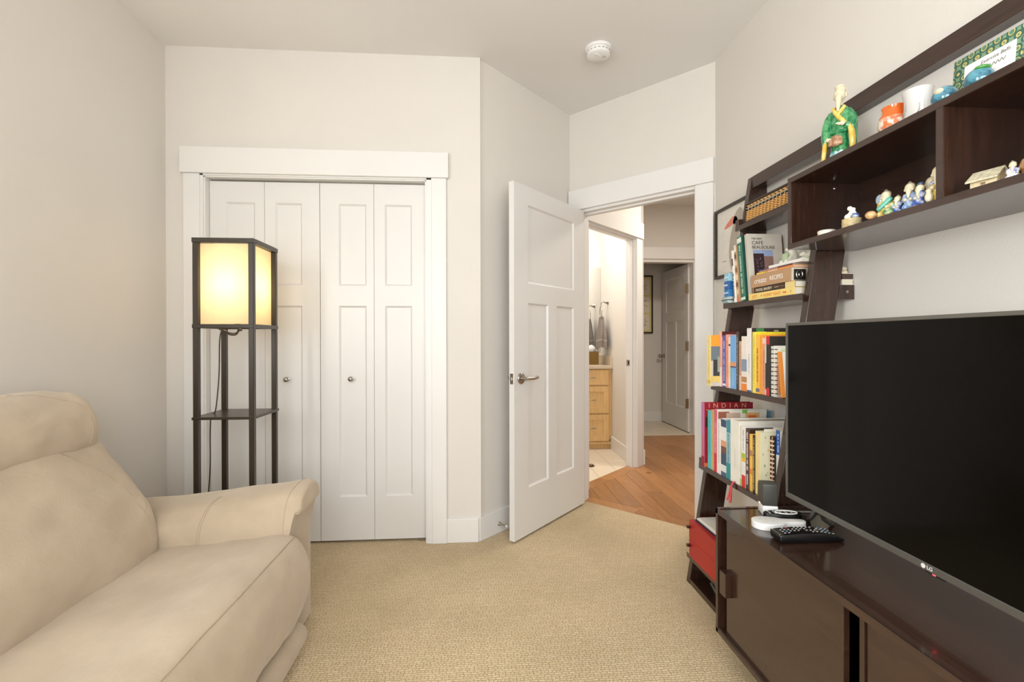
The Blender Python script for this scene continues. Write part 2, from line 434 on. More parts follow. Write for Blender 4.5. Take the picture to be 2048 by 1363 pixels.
# doorway wall: local s from C along (1,-1)/sqrt2, o along normal away from the bedroom
MD = frame2((C.x, C.y), (S2, -S2), (S2, S2))
LD = 1.0065; S0, S1 = 0.080, 0.888
m = M(); m.xf(MD); m.box((0, 0, -.06), (S0-.018, TH, H)); m.box((S1+.018, 0, -.06), (LD+.05, TH, H)); m.box((S0-.018, 0, 2.055), (S1+.018, TH, H)); struct('wall_doorway', m, WALL)
m = M(); m.box((XR, YB-.1, -.06), (XR+.1, D.y+.02, H)); struct('wall_right', m, WALL)
WX0, WX1, WZ0, WZ1 = -0.68, 1.22, 0.80, 2.20
m = M(); m.box((XL, YB-.1, -.06), (WX0, YB, H)); m.box((WX1, YB-.1, -.06), (XR, YB, H)); m.box((WX0, YB-.1, -.06), (WX1, YB, WZ0)); m.box((WX0, YB-.1, WZ1), (WX1, YB, H)); struct('wall_back', m, WALL)
# window in the wall behind the camera
m = M()
for xx in (WX0, (WX0+WX1)/2-.03, WX1-.06): m.box((xx, YB-.08, WZ0), (xx+.06, YB-.03, WZ1))
for zz in (WZ0, WZ1-.06): m.box((WX0, YB-.08, zz), (WX1, YB-.03, zz+.06))
w = struct('window_1', m, TRIM)
GLASS = bpy.data.materials.new('window_glass'); GLASS.use_nodes = True
GLASS.node_tree.nodes['Principled BSDF'].inputs['Transmission Weight'].default_value = 1.0
GLASS.node_tree.nodes['Principled BSDF'].inputs['Roughness'].default_value = 0.0
for xx in (WX0+.06, (WX0+WX1)/2+.03):
    mm = M(); mm.box((xx, YB-.058, WZ0+.06), (xx+.86, YB-.054, WZ1-.06)); build('pane', mm, GLASS, w)
m = M()
for yy in (VY0_, VY1_-.06): m.box((XL-.08, yy, VZ0_), (XL-.03, yy+.06, VZ1_))
for zz in (VZ0_, VZ1_-.06): m.box((XL-.08, VY0_+.06, zz), (XL-.03, VY1_-.06, zz+.06))
w = struct('window_2', m, TRIM)
mm = M(); mm.box((XL-.058, VY0_+.06, VZ0_+.06), (XL-.054, VY1_-.06, VZ1_-.06)); build('pane', mm, GLASS, w)
# hall and bathroom walls
UB0, UB1 = 3.16, 3.945
NB0, NB1 = 1.975, 2.060
m = M(); m.xf(MB_); m.box((uC+TH-.005, NB0, -.06), (UB0-.018, NB1, H)); m.box((UB1+.018, NB0, -.06), (4.068, NB1, H)); m.box((UB0-.018, NB0, 2.055), (UB1+.018, NB1, H)); struct('wall_bath_front', m, WALL)
m = M(); m.prism([(1.39, 4.30), (1.50, 4.265), (1.50, 5.56), (1.39, 5.56)], 2, -.06, H); struct('wall_bath_side', m, WALL)
m = M(); m.box((0.25, 5.364, -.06), (1.39, 5.46, H)); struct('wall_bath_back', m, WALL)
m = M(); m.box((0.25, 3.20, -.06), (0.35, 5.37, H)); struct('wall_bath_left', m, WALL)
FX0, FX1 = 1.745, 2.565
m = M(); m.box((1.45, 5.56, -.06), (FX0-.018, 5.67, H)); m.box((FX1+.018, 5.56, -.06), (3.3, 5.67, H)); m.box((FX0-.018, 5.56, 2.075), (FX1+.018, 5.67, H)); struct('wall_hall_end', m, WALL)
m = M(); m.box((3.2, 2.6, -.06), (3.3, 6.65, H)); struct('wall_hall_right', m, WALL)
m = M(); m.box((XR+.05, 2.60, -.06), (3.2, 2.66, H)); struct('wall_hall_near', m, WALL)
m = M(); m.box((1.40, 6.535, -.06), (3.3, 6.65, H)); struct('wall_far', m, WALL)
m = M(); m.box((1.40, 5.67, -.06), (1.50, 6.54, H)); struct('wall_far_left', m, WALL)

# ---- baseboards
BH = 0.135
def bb(name, mtx, a, b, o0, o1, z1=BH):
    mm = M(); mm.xf(mtx)
    lo, hi = min(o0, o1), max(o0, o1)
    mm.box((a, lo, 0.0), (b, hi, z1), 0.003, 2); struct(name, mm, TRIM)
I4 = Matrix.Identity(4)
bb('baseboard_closet', I4, CXR, B.x+.0055, YC-.015, YC+.003)
bb('baseboard_angled', MB_, uB+.0052, uC, nB-.015, nB+.003)
bb('baseboard_left', frame2((XL, 0), (0, 1), (1, 0)), YB, YC-.001, -.003, .015)
bb('baseboard_closet_left', I4, XL+.016, CXL, YC-.015, YC+.003)
bb('baseboard_right', frame2((XR, 0), (0, 1), (-1, 0)), YB, D.y-.03, -.003, .015)
bb('baseboard_back', I4, XL+.016, XR-.016, YB-.003, YB+.015)
bb('baseboard_bath_side', frame2((1.39, 0), (0, 1), (-1, 0)), 4.34, 4.911, -.003, .015)
bb('baseboard_hall_corner', frame2((1.50, 0), (0, 1), (1, 0)), 4.272, 5.555, -.003, .016)
bb('baseboard_far', I4, 1.50, 3.2, 6.520, 6.538, .14)

# ---- casings and headers (trim)
trim_n = [0]
def trim(m, material=None):
    trim_n[0] += 1; return struct('trim_%d' % trim_n[0], m, material or TRIM)
# closet
m = M(); m.box((CXL, YC-.020, 0), (-1.506, YC+.001, 2.050), .0025, 2); trim(m)
m = M(); m.box((-.262, YC-.020, 0), (CXR, YC+.001, 2.050), .0025, 2); trim(m)
m = M(); m.box((CXL-.013, YC-.032, 2.050), (CXR+.013, YC+.001, 2.191), .003, 2); trim(m)
m = M()    # jamb lining with stop step
m.box((JXL-.022, YC-.004, 0), (JXL, YC+TH, 2.04)); m.box((JXR, YC-.004, 0), (JXR+.022, YC+TH, 2.04)); m.box((JXL-.022, YC-.004, 2.036), (JXR+.022, YC+TH, 2.058))
m.box((-1.506, YC-.012, 0), (JXL-.008, YC+.0, 2.05)); m.box((JXR+.008, YC-.012, 0), (-.262, YC+.0, 2.05)); m.box((-1.506, YC-.012, 2.043), (-.262, YC, 2.052))
trim(m)
m = M(); m.box((JXL, YC+.058, 2.029), (JXR, YC+.080, 2.0365)); o = trim(m, NICKEL)
mm = M(); mm.box((-1.47, YC+.054, 2.0295), (-.90, YC+.059, 2.0345)); mm.box((-.87, YC+.054, 2.0295), (-.31, YC+.059, 2.0345)); build('track_lip', mm, NICKEL, o)
# bedroom doorway
m = M(); m.xf(MD); m.box((0.002, -.020, 0), (S0-.008, .001, 2.050), .0025, 2); trim(m)
m = M(); m.xf(MD); m.box((S1+.008, -.020, 0), (1.0, .001, 2.050), .0025, 2); trim(m)
m = M(); m.xf(MD); m.box((0.006, -.030, 2.050), (1.004, .001, 2.191), .003, 2); trim(m)
m = M(); m.xf(MD)
m.box((S0-.022, -.003, 0), (S0, TH+.003, 2.04)); m.box((S1, -.003, 0), (S1+.022, TH+.003, 2.04)); m.box((S0-.022, -.003, 2.034), (S1+.022, TH+.003, 2.057))
m.box((S0, .044, 0), (S0+.012, .085, 2.034)); m.box((S1-.012, .044, 0), (S1, .085, 2.034)); m.box((S0, .044, 2.022), (S1, .085, 2.035))
trim(m)
m = M(); m.xf(MD); m.box((S1-.0015, .012, .90), (S1+.002, .038, .96), .001); trim(m, NICKEL)
# hall side casing of that doorway
m = M(); m.xf(MD); m.box((S1+.008, TH-.001, 0), (1.0, TH+.02, 2.05), .0025, 2); trim(m)
# bathroom doorway
m = M(); m.xf(MB_); m.box((UB1+.008, NB0-.018, 0), (4.060, NB0+.001, 2.050), .0025, 2); trim(m)
m = M(); m.xf(MB_); m.box((UB0-.10, NB0-.018, 0), (UB0-.008, NB0+.001, 2.050), .0025, 2); trim(m)
m = M(); m.xf(MB_); m.box((UB0-.11, NB0-.028, 2.050), (4.072, NB0+.001, 2.191), .003, 2); trim(m)
m = M(); m.xf(MB_)
m.box((UB0-.022, NB0-.003, 0), (UB0, NB1+.003, 2.04)); m.box((UB1, NB0-.003, 0), (UB1+.022, NB1+.003, 2.04)); m.box((UB0-.022, NB0-.003, 2.034), (UB1+.022, NB1+.003, 2.057))
m.box((UB1-.012, NB0+.022, 0), (UB1, NB0+.045, 2.034)); m.box((UB0, NB0+.022, 2.022), (UB1, NB0+.045, 2.035))
o = trim(m)
mm = M(); mm.xf(MB_); mm.box((UB1-.0025, NB0+.047, .905), (UB1+.001, NB0+.083, .965), .001); bp_ = build('strike_plate', mm, NICKEL, o)
mm = M(); mm.xf(MB_); mm.box((UB1-.0035, NB0+.055, .918), (UB1-.002, NB0+.069, .950)); build('latch_hole_shade', mm, HOLESHADE, bp_)  # solid dark block, its colour stands for the shade in the latch hole
# far doorway
m = M(); m.box((FX0-.1, 5.530, 2.095), (FX1+.1, 5.561, 2.236), .003, 2); trim(m)
m = M(); m.box((FX1+.008, 5.540, 0), (FX1+.095, 5.561, 2.095), .0025, 2); trim(m)
m = M(); m.box((FX0-.095, 5.540, 0), (FX0-.008, 5.561, 2.095), .0025, 2); trim(m)
m = M(); m.box((FX0-.02, 5.557, 0), (FX0, 5.673, 2.06)); m.box((FX1, 5.557, 0), (FX1+.02, 5.673, 2.06)); m.box((FX0-.02, 5.557, 2.06), (FX1+.02, 5.673, 2.096)); trim(m)

# ---- panelled doors. local: x across, y depth (front face y=0, back y=t), z up
def recess(mm, x0, x1, z0, z1, ins, dep, y0=0.0, sgn=1):
    a = [(x0, y0, z0), (x1, y0, z0), (x1, y0, z1), (x0, y0, z1)]
    b_ = [(x0+ins, y0+sgn*dep, z0+ins), (x1-ins, y0+sgn*dep, z0+ins), (x1-ins, y0+sgn*dep, z1-ins), (x0+ins, y0+sgn*dep, z1-ins)]
    mm.add(a+b_, [(i, (i+1) % 4, (i+1) % 4+4, i+4) for i in range(4)])
def panel_door(name, mtx, w, h, t, panels, z0=0.0, dep=0.009, ins=0.010, both=True):
    """panels: list of (x0,x1,z0,z1); frame cut around them on a grid"""
    mm = M(); mm.xf(mtx)
    xs_ = sorted(set([0, w]+[p[0] for p in panels]+[p[1] for p in panels])); zs_ = sorted(set([z0, z0+h]+[p[2] for p in panels]+[p[3] for p in panels]))
    for i in range(len(xs_)-1):
        for j in range(len(zs_)-1):
            cx, cz = (xs_[i]+xs_[i+1])/2, (zs_[j]+zs_[j+1])/2
            if any(p[0] < cx < p[1] and p[2] < cz < p[3] for p in panels): continue
            for yy in (0, t):
                mm.add([(xs_[i], yy, zs_[j]), (xs_[i+1], yy, zs_[j]), (xs_[i+1], yy, zs_[j+1]), (xs_[i], yy, zs_[j+1])], [(0, 1, 2, 3)])
    mm.add([(0, 0, z0), (w, 0, z0), (w, t, z0), (0, t, z0), (0, 0, z0+h), (w, 0, z0+h), (w, t, z0+h), (0, t, z0+h)], [(0, 1, 2, 3), (4, 5, 6, 7), (0, 3, 7, 4), (1, 2, 6, 5)])
    for p in panels:
        recess(mm, *p, ins, dep); recess(mm, *p, ins, dep, t, -1)
    d = struct(name, mm, DOORP)
    for p in panels:
        pm = M(); pm.xf(mtx); pm.box((p[0]+ins, dep, p[2]+ins), (p[1]-ins, t-dep, p[3]-ins)); build('panel', pm, DOORP, d)
    return d
# bifold closet leaves
def bif(n, x0, x1, px0, px1):
    mt = Matrix.Translation((x0, YC+.036, 0))
    return panel_door('door_%d' % n, mt, x1-x0, 2.012, .034, [(px0-x0, px1-x0, 1.452, 1.912), (px0-x0, px1-x0, .258, 1.338)], .014, dep=.010, ins=.010)
b1 = bif(1, -1.481, -1.189, -1.397, -1.240)
b2 = bif(2, -1.187, -.8885, -1.131, -.985)
b3 = bif(3, -.8855, -.590, -.784, -.631)
b4 = bif(4, -.588, -.300, -.528, -.376)
b1['label'] = 'white bifold closet leaf hinged at the left jamb, behind the lamp'
b2['label'] = 'white bifold closet leaf with a round knob, partly behind the lamp'
b3['label'] = 'white bifold closet leaf with a round knob in clear view'
b4['label'] = 'white bifold closet leaf hinged at the right jamb, without a knob'
for par, kx in ((b2, -1.067), (b3, -.716)):
    mm = M(smooth=50); mm.lathe([(0.0001, -.034), (.009, -.033), (.0135, -.027), (.0145, -.021), (.011, -.014), (.006, -.010), (.0055, -.004), (.012, -.0015), (.012, .001)], (kx, YC+.036, .926), 24, 'y')
    build('knob', mm, NICKEL, par)
mm = M(); mm.box((-.345, YC+.030, .001), (-.300, YC+.060, .012)); build('pivot_bracket', mm, NICKEL, b4)
# bedroom door, open
la = math.atan2(.752, .659)
ld = Vector((math.cos(la), math.sin(la)))
lo_ = Vector((.199, 2.667))
ML = frame2((lo_.x, lo_.y), (ld.x, ld.y), (-ld.y, ld.x))
bd = panel_door('door_5', ML, .806, 2.018, .035, [(.137, .668, 1.472, 1.926), (.137, .352, .286, 1.358), (.449, .664, .286, 1.358)], .014, dep=.010, ins=.010)
bd['label'] = 'white three-panel bedroom door standing open with a lever handle'
def lever(par, mtx, x, z, y, sgn, toward=1):
    mm = M(smooth=45); mm.xf(mtx)
    mm.lathe([(0.0001, 0), (.0325, 0), (.0325, .006*1), (.028, .0105), (.012, .012), (.0105, .012), (.0105, .045), (0.0001, .046)] if sgn > 0 else
             [(0.0001, 0), (.0325, 0), (.0325, -.006), (.028, -.0105), (.012, -.012), (.0105, -.012), (.0105, -.045), (0.0001, -.046)], (x, y, z), 28, 'y')
    yy = y+sgn*.046
    mm.tube([(x, yy, z), (x+toward*.02, yy+sgn*.003, z), (x+toward*.06, yy+sgn*.004, z-.001), (x+toward*.100, yy+sgn*.002, z+.001), (x+toward*.118, yy-sgn*.010, z+.002)], [.0095, .0095, .009, .0085, .0085], 14)
    return build('lever_handle', mm, NICKEL, par)
lever(bd, ML, .062, .925, 0, -1)
lever(bd, ML, .062, .925, .035, 1)
mm = M(); mm.xf(ML); mm.box((-.0015, .006, .895), (.001, .029, .955), .001); lp = build('latch_plate', mm, NICKEL, bd)
mm = M(); mm.xf(ML); mm.box((-.010, .012, .915), (-.001, .024, .935), .002); build('latch_bolt', mm, NICKEL, lp)
for hz in (.25, 1.02, 1.80):
    mm = M(smooth=40); mm.xf(ML); mm.cyl((.812, .038, hz-.045), (.812, .038, hz+.045), .006, 10); build('hinge', mm, NICKEL, bd)
# far door, open into the far room (leaf along +y at x=2.54)
MF = frame2((2.548, 5.675), (0, 1), (1, 0))
fd = panel_door('door_6', MF, .815, 2.05, .035, [(.12, .69, 1.50, 1.94), (.12, .36, .29, 1.38), (.45, .69, .29, 1.38)], .012, dep=.009, ins=.010)
fd['label'] = 'white three-panel door open at the far end of the hall'
mm = M(smooth=40); mm.xf(MF); mm.ball((.755, -.055, .915), (.026, .026, .026)); mm.cyl((.755, -.05, .915), (.755, .0, .915), .010); mm.cyl((.755, -.008, .915), (.755, .002, .915), .03); build('door_knob', mm, NICKEL, fd)
for hz in (.36, 1.06, 1.76):
    mm = M(smooth=40); mm.cyl((2.545, 5.668, hz-.06), (2.545, 5.668, hz+.06), .008, 10); mm.box((2.515, 5.664, hz-.058), (2.545, 5.672, hz+.058)); build('hinge', mm, BRONZE, fd)

# door stop on the angled baseboard
t = thing('door_stop', 'slim nickel door stop screwed to the angled baseboard', 'door stop', MB_ @ Vector((uB+.165, nB-.015, .055)))
mm = M(smooth=40); mm.xf(MB_); mm.lathe([(.0001, 0), (.0125, 0), (.011, -.004), (.006, -.014), (.0045, -.04), (.0045, -.058), (.0001, -.058)], (uB+.165, nB-.0145, .055), 16, 'y'); build('stem', mm, NICKEL, t)
mm = M(smooth=40); mm.xf(MB_); mm.lathe([(.0001, -.056), (.007, -.056), (.007, -.066), (.0001, -.068)], (uB+.165, nB-.0145, .055), 14, 'y'); build('rubber_tip', mm, WHITEP, t)

# ================================================================== sofa
from mathutils import noise as mnoise
def catmull(pts, n, closed=True):
    out = []; L = len(pts)
    segs = L if closed else L-1
    for i in range(segs):
        p0, p1, p2, p3 = [Vector(pts[(i+k) % L]) if closed else Vector(pts[max(0, min(L-1, i+k))]) for k in (-1, 0, 1, 2)]
        for j in range(n):
            t_ = j/n; t2 = t_*t_; t3 = t2*t_
            out.append(0.5*((2*p1)+(-p0+p2)*t_+(2*p0-5*p1+4*p2-p3)*t2+(-p0+3*p1-3*p2+p3)*t3))
    if not closed: out.append(Vector(pts[-1]))
    return out
def cushion(prof, y0, y1, R0, R1, n=6, ny=40, wob=0.004, seed=0.0, bulge=0.0, freq=5.0, axis='y'):
    """loft of a closed 2d profile (a, z) along the third axis with rounded ends; returns rows[v][u]"""
    cp = catmull([(p[0], p[1], 0) for p in prof], n)
    c = sum(cp, Vector())/len(cp); rad = sum((p-c).length for p in cp)/len(cp)
    ts = []
    for i in range(ny+1):
        a = i/ny
        ts.append(0.5-0.5*math.cos(PI*a) if (R0 or R1) else a)
    rows = []
    for a in ts:
        y = y0+(y1-y0)*a
        e0, e1 = y-y0, y1-y
        ins = 0.0
        if e0 < R0: ins = max(ins, R0*(1-math.sqrt(max(0, 1-(1-e0/R0)**2))))
        if e1 < R1: ins = max(ins, R1*(1-math.sqrt(max(0, 1-(1-e1/R1)**2))))
        k = max(0.05, 1-ins/rad) * (1+bulge*math.sin(PI*a))
        row = []
        for p in cp:
            q = c+(p-c)*k
            nn = (p-c).normalized()
            w = wob*(mnoise.noise(Vector((q.x*freq*1.6, y*freq, q.y*freq*1.6+seed)))+0.5*mnoise.noise(Vector((q.x*freq*4+9, y*freq*3, q.y*freq*4+seed))))
            q = q+nn*w
            row.append(Vector((q.x, y, q.y)) if axis == 'y' else Vector((y, q.x, q.y)))
        rows.append(row)
    return rows
def spath(rows, pts, off=0.0012, n=24):
    """path on a lofted surface through (v,u) fractions, pushed off along the normal"""
    nv, nu = len(rows), len(rows[0])
    def S(v, u):
        fv = max(0, min(nv-1.001, v*(nv-1))); fu = (u % 1.0)*nu
        i, j = int(fv), int(fu); a, b_ = fv-i, fu-j
        g = lambda p, q_: rows[min(p, nv-1)][q_ % nu]
        return (g(i, j)*(1-a)*(1-b_)+g(i+1, j)*a*(1-b_)+g(i, j+1)*(1-a)*b_+g(i+1, j+1)*a*b_)
    cp = catmull([(p[0], p[1], 0) for p in pts], n, closed=False)
    cen = sum((p for r in rows for p in r), Vector())/(nv*nu)
    out = []
    for p in cp:
        q = S(p.x, p.y)
        d1 = S(p.x+.01, p.y)-S(p.x-.01, p.y); d2 = S(p.x, p.y+.01)-S(p.x, p.y-.01)
        nn = d1.cross(d2); 
        if nn.length > 1e-9: nn.normalize()
        if nn.dot(q-cen) < 0: nn = -nn
        out.append(q+nn*off)
    return out
SO = (-1.15, 1.2, 0)
sofa = thing('recliner_sofa', 'tan microsuede reclining sofa against the left wall with padded arms', 'sofa', SO)
def rows_part(name, rows, material=SUEDE, parent=sofa):
    mm = M(smooth=60); mm.grid(rows, closed_u=True, capv=True)
    return build(name, mm, material, parent)
# seat cushion
seat_p = [(-1.24, .24), (-1.25, .36), (-1.15, .412), (-1.02, .424), (-.88, .430), (-.76, .440), (-.685, .435), (-.640, .395), (-.618, .33), (-.618, .25), (-.636, .17), (-.675, .125), (-.80, .12), (-1.05, .15)]
seat_rows = cushion(seat_p, .60, 1.850, .05, .075, 7, 70, .009, 1.0)
seat = rows_part('seat_cushion', seat_rows)
def seam(path, parent, r=0.0016, name='seam'):
    mm = M(smooth=60); mm.tube(path, r, 6); return build(name, mm, THREAD, parent)
NU = len(seat_p)
seam(spath(seat_rows, [(v, 6.25/NU) for v in (.03, .2, .4, .6, .8, .955)], .0006), seat, .0021, 'welt_seam')
seam(spath(seat_rows, [(.20, 3.0/NU), (.29, 3.8/NU), (.36, 4.8/NU), (.39, 6.2/NU)], .0006), seat, .0013)
# back cushion
back_p = [(-1.13, .36), (-1.105, .46), (-1.135, .57), (-1.20, .67), (-1.275, .760), (-1.325, .825), (-1.44, .83), (-1.53, .72), (-1.54, .50), (-1.45, .36), (-1.27, .33)]
back_rows = cushion(back_p, .60, 1.775, .06, .065, 7, 60, .008, 5.0, .0)
back = rows_part('back_cushion', back_rows)
NBK = len(back_p)
seam(spath(back_rows, [(.72, 4.6/NBK), (.79, 3.6/NBK), (.835, 2.4/NBK), (.85, 1.2/NBK)], .0006), back, .0013)
seam(spath(back_rows, [(.93, 4.4/NBK), (.93, 3.3/NBK), (.905, 2.5/NBK), (.84, 1.9/NBK)], .0006), back, .0010)
# head cushion
head_p = [(-1.37, .765), (-1.300, .785), (-1.282, .84), (-1.298, .90), (-1.345, .953), (-1.42, .978), (-1.50, .968), (-1.56, .92), (-1.56, .84), (-1.47, .765)]
head_rows = cushion(head_p, .62, 1.752, .04, .050, 7, 64, .010, 11.0, freq=6.5)
head = rows_part('head_cushion', head_rows)
NH = len(head_p)
seam(spath(head_rows, [(.72, 5.0/NH), (.80, 4.2/NH), (.855, 3.3/NH), (.855, 2.2/NH), (.84, 1.4/NH)], .0006), head, .0013)
# arms
def arm(sgn, yin0, yin1, yout):
    rows = []; xs_ = [-1.50+i*(0.78/30) for i in range(30)]+[-.72+i*.065/20 for i in range(21)]
    xs_ = [x_ for x_ in xs_]
    n = 7
    for x_ in xs_:
        a = (x_+1.50)/(0.83); a = min(1.0, max(0.0, a))
        yi = yin0+(yin1-yin0)*a; zt = .512+.078*a**1.25
        yc = yout-sgn*.105
        pr = [(yi+sgn*.02, .30), (yi, .38), (yi-sgn*.002, .47), (yi+sgn*.028, zt-.035), (yi+sgn*.085, zt-.004), (yc+sgn*.035, zt), (yout-sgn*.012, zt-.03), (yout+sgn*.004, zt-.085), (yout-sgn*.006, .40), (yout-sgn*.03, .31)]
        cp = catmull([(p[0], p[1], 0) for p in pr], n)
        c = sum(cp, Vector())/len(cp)
        e = -.655-x_; k = 1.0
        if e < .04: k = 1-.16*(1-math.sqrt(max(0, 1-(1-max(e, 0)/.04)**2)))
        row = []
        for p in cp:
            q = Vector((c.x+(p.x-c.x)*k, c.y+(p.y-c.y)*k, 0))
            if x_ > -.700:
                g_ = min(1.0, (x_+.700)/.030); zl = .33+.195*g_**.6
                q.y = zl+(q.y-zl)*1.0 if q.y > zl else zl+(q.y-zl)*.08
            w = .006*mnoise.noise(Vector((x_*6, q.x*7, q.y*7+3)))
            row.append(Vector((x_, q.x+w*.5, q.y+w)))
        rows.append(row)
    o = rows_part('arm_pad', rows)
    nu = len(pr)
    if sgn > 0:
        for dv in (0.0, .012):
            seam(spath(rows, [(.388+dv*.5, 1.3/nu), (.391+dv*.5, 2.2/nu), (.396+dv*.5, 3.2/nu), (.404+dv*.5, 4.2/nu)], .0006, 10), o, .0011)
        seam(spath(rows, [(.66, 1.0/nu), (.66, 2.2/nu), (.68, 3.2/nu), (.73, 4.6/nu), (.74, 6.2/nu)], .0006, 10), o, .0012)
    bm_ = M(smooth=50); y_a, y_b = sorted((yin1+sgn*.03, yout-sgn*.008))
    bm_.box((-1.52, y_a, .02), (-.715, y_b, .46), .025, 3); build('arm_body', bm_, SUEDE, sofa)
    fp = M(smooth=50); y_a, y_b = sorted((yin1+sgn*.045, yout-sgn*.012))
    fp.box((-.80, y_a, .015), (-.688, y_b, .550), .022, 3); build('arm_front_panel', fp, SUEDE, sofa)
arm(1, 1.715, 1.80, 2.045)
arm(-1, .66, .62, .38)
mm = M(smooth=50); mm.tube([(-.668, .64, .078), (-.668, .9, .078), (-.668, 1.3, .078), (-.668, 1.70, .078), (-.668, 1.79, .078), (-.670, 1.81, .078)], [.046, .047, .047, .047, .044, .028], 20); build('footrest_roll', mm, SUEDE, sofa)
mm = M(smooth=50); mm.box((-1.60, .42, .0), (-.72, 1.90, .24), .02, 2); build('base', mm, SUEDE, sofa)
mm = M(smooth=50); mm.prism([(-1.66, .02), (-1.50, .02), (-1.48, .40), (-1.52, .80), (-1.56, .90), (-1.63, .90), (-1.665, .80)], 1, .45, 1.76, .02, 3); build('back_shell', mm, SUEDE, sofa)

# ================================================================== floor lamp
LX0, LX1, LY0, LY1 = -1.264, -1.002, 2.216, 2.474
LAMPM = mat('lamp_bronze_finish', (50, 41, 30), 0.32, var=0.12, scale=10, stretch=(6, 6, 1), spec=0.6)
lamp = thing('shelf_floor_lamp', 'square dark bronze floor lamp with shelves and a lit cream shade', 'floor lamp', ((LX0+LX1)/2, (LY0+LY1)/2, 0))
PW = .023
for (px, py) in ((LX0, LY0), (LX1-PW, LY0), (LX0, LY1-PW), (LX1-PW, LY1-PW)):
    mm = M(); mm.box((px, py, 0), (px+PW, py+PW, 1.581), .002); build('post', mm, LAMPM, lamp)
def lamp_frame(z0, z1):
    mm = M(); mm.box((LX0-.002, LY0-.002, z0), (LX1+.002, LY0+PW, z1), .0015); mm.box((LX0-.002, LY1-PW, z0), (LX1+.002, LY1+.002, z1), .0015)
    mm.box((LX0-.002, LY0+PW, z0), (LX0+PW, LY1-PW, z1)); mm.box((LX1-PW, LY0+PW, z0), (LX1+.002, LY1-PW, z1)); return mm
build('top_frame', lamp_frame(1.580, 1.601), LAMPM, lamp)
build('shade_support', lamp_frame(1.200, 1.217), LAMPM, lamp)
for z in (.800, .400, .050):
    mm = M(); mm.box((LX0-.004, LY0-.004, z-.008), (LX1+.004, LY1+.004, z+.004), .0015); build('shelf', mm, LAMPM, lamp)
SHADE = bpy.data.materials.new('lamp_shade_fabric'); SHADE.use_nodes = True
nt = SHADE.node_tree; nt.nodes.remove(nt.nodes['Principled BSDF'])
tcs = nt.nodes.new('ShaderNodeTexCoord'); nzs = nt.nodes.new('ShaderNodeTexNoise'); nzs.inputs['Scale'].default_value = 180
rps = nt.nodes.new('ShaderNodeValToRGB'); rps.color_ramp.elements[0].color = lin((238, 222, 188)); rps.color_ramp.elements[1].color = lin((248, 236, 206))
df = nt.nodes.new('ShaderNodeBsdfDiffuse'); trl = nt.nodes.new('ShaderNodeBsdfTranslucent'); mixs = nt.nodes.new('ShaderNodeMixShader'); mixs.inputs[0].default_value = .72
nt.links.new(tcs.outputs['Object'], nzs.inputs['Vector']); nt.links.new(nzs.outputs['Fac'], rps.inputs[0])
nt.links.new(rps.outputs[0], df.inputs[0]); nt.links.new(rps.outputs[0], trl.inputs[0])
nt.links.new(df.outputs[0], mixs.inputs[1]); nt.links.new(trl.outputs[0], mixs.inputs[2]); nt.links.new(mixs.outputs[0], nt.nodes['Material Output'].inputs[0])
mm = M(); i0 = .022
x0, x1, y0, y1 = LX0+i0, LX1-i0, LY0+i0, LY1-i0
vs_ = []; 
for z in (1.219, 1.579): vs_ += [(x0, y0, z), (x1, y0, z), (x1, y1, z), (x0, y1, z)]
mm.add(vs_, [(0, 1, 5, 4), (1, 2, 6, 5), (2, 3, 7, 6), (3, 0, 4, 7)])
shade = build('shade', mm, SHADE, lamp)
lcx, lcy = (LX0+LX1)/2, (LY0+LY1)/2
mm = M(smooth=50); mm.lathe([(.0001, 1.352), (.014, 1.356), (.027, 1.380), (.030, 1.402), (.026, 1.428), (.012, 1.442), (.0001, 1.445)], (lcx, lcy, 0), 20)
BULB = mat('bulb_glow', (255, 236, 200), 0.5, emit=(255, 226, 170), estr=18.0)
build('bulb', mm, BULB, lamp)
mm = M(smooth=50); mm.cyl((lcx, lcy, 1.217), (lcx, lcy, 1.352), .014, 14); mm.box((lcx-.006, LY0+PW-.004, 1.203), (lcx+.006, LY1-PW+.004, 1.213)); build('socket', mm, BLACKP, lamp)
pl = bpy.data.lights.new('lamp_bulb_light', 'POINT'); pl.energy = 14; pl.color = (1.0, 0.80, 0.52); pl.shadow_soft_size = .034
plo = bpy.data.objects.new('lamp_bulb_light', pl); COL.objects.link(plo); plo.location = (lcx, lcy, 1.402)
CORD = mat('brown_cord', (62, 48, 34), 0.5, var=0.1)
mm = M(smooth=60)
cpts = catmull([(lcx+.035, lcy-.06, 1.195), (lcx+.02, lcy-.06, 1.178), (lcx-.01, lcy-.06, 1.180), (lcx-.035, lcy-.06, 1.196), (lcx-.05, lcy-.06, 1.150), (lcx-.07, lcy-.03, .98), (LX0+.04, lcy-.02, .82), (LX0+.01, lcy, .795), (LX0-.006, lcy+.02, .70), (LX0-.012, lcy+.03, .55), (LX0-.05, lcy+.08, .35), (LX0-.08, lcy+.12, .10), (LX0-.095, lcy+.145, .012), (LX0-.105, lcy+.165, .0045), (LX0-.115, lcy+.18, .0035), (LX0-.13, lcy+.20, .0035)], 8, closed=False)
mm.tube(cpts, .0028, 8); build('cord', mm, CORD, lamp)
mm = M(smooth=60); mm.tube(catmull([(lcx-.045, lcy-.075, 1.196), (lcx-.02, lcy-.075, 1.188), (lcx+.0, lcy-.075, 1.172), (lcx+.03, lcy-.075, 1.172), (lcx+.045, lcy-.075, 1.197)], 8, closed=False), .0035, 8)
mm.box((lcx+.036, lcy-.080, 1.187), (lcx+.055, lcy-.070, 1.198), .002); build('pull_switch', mm, LAMPM, lamp)

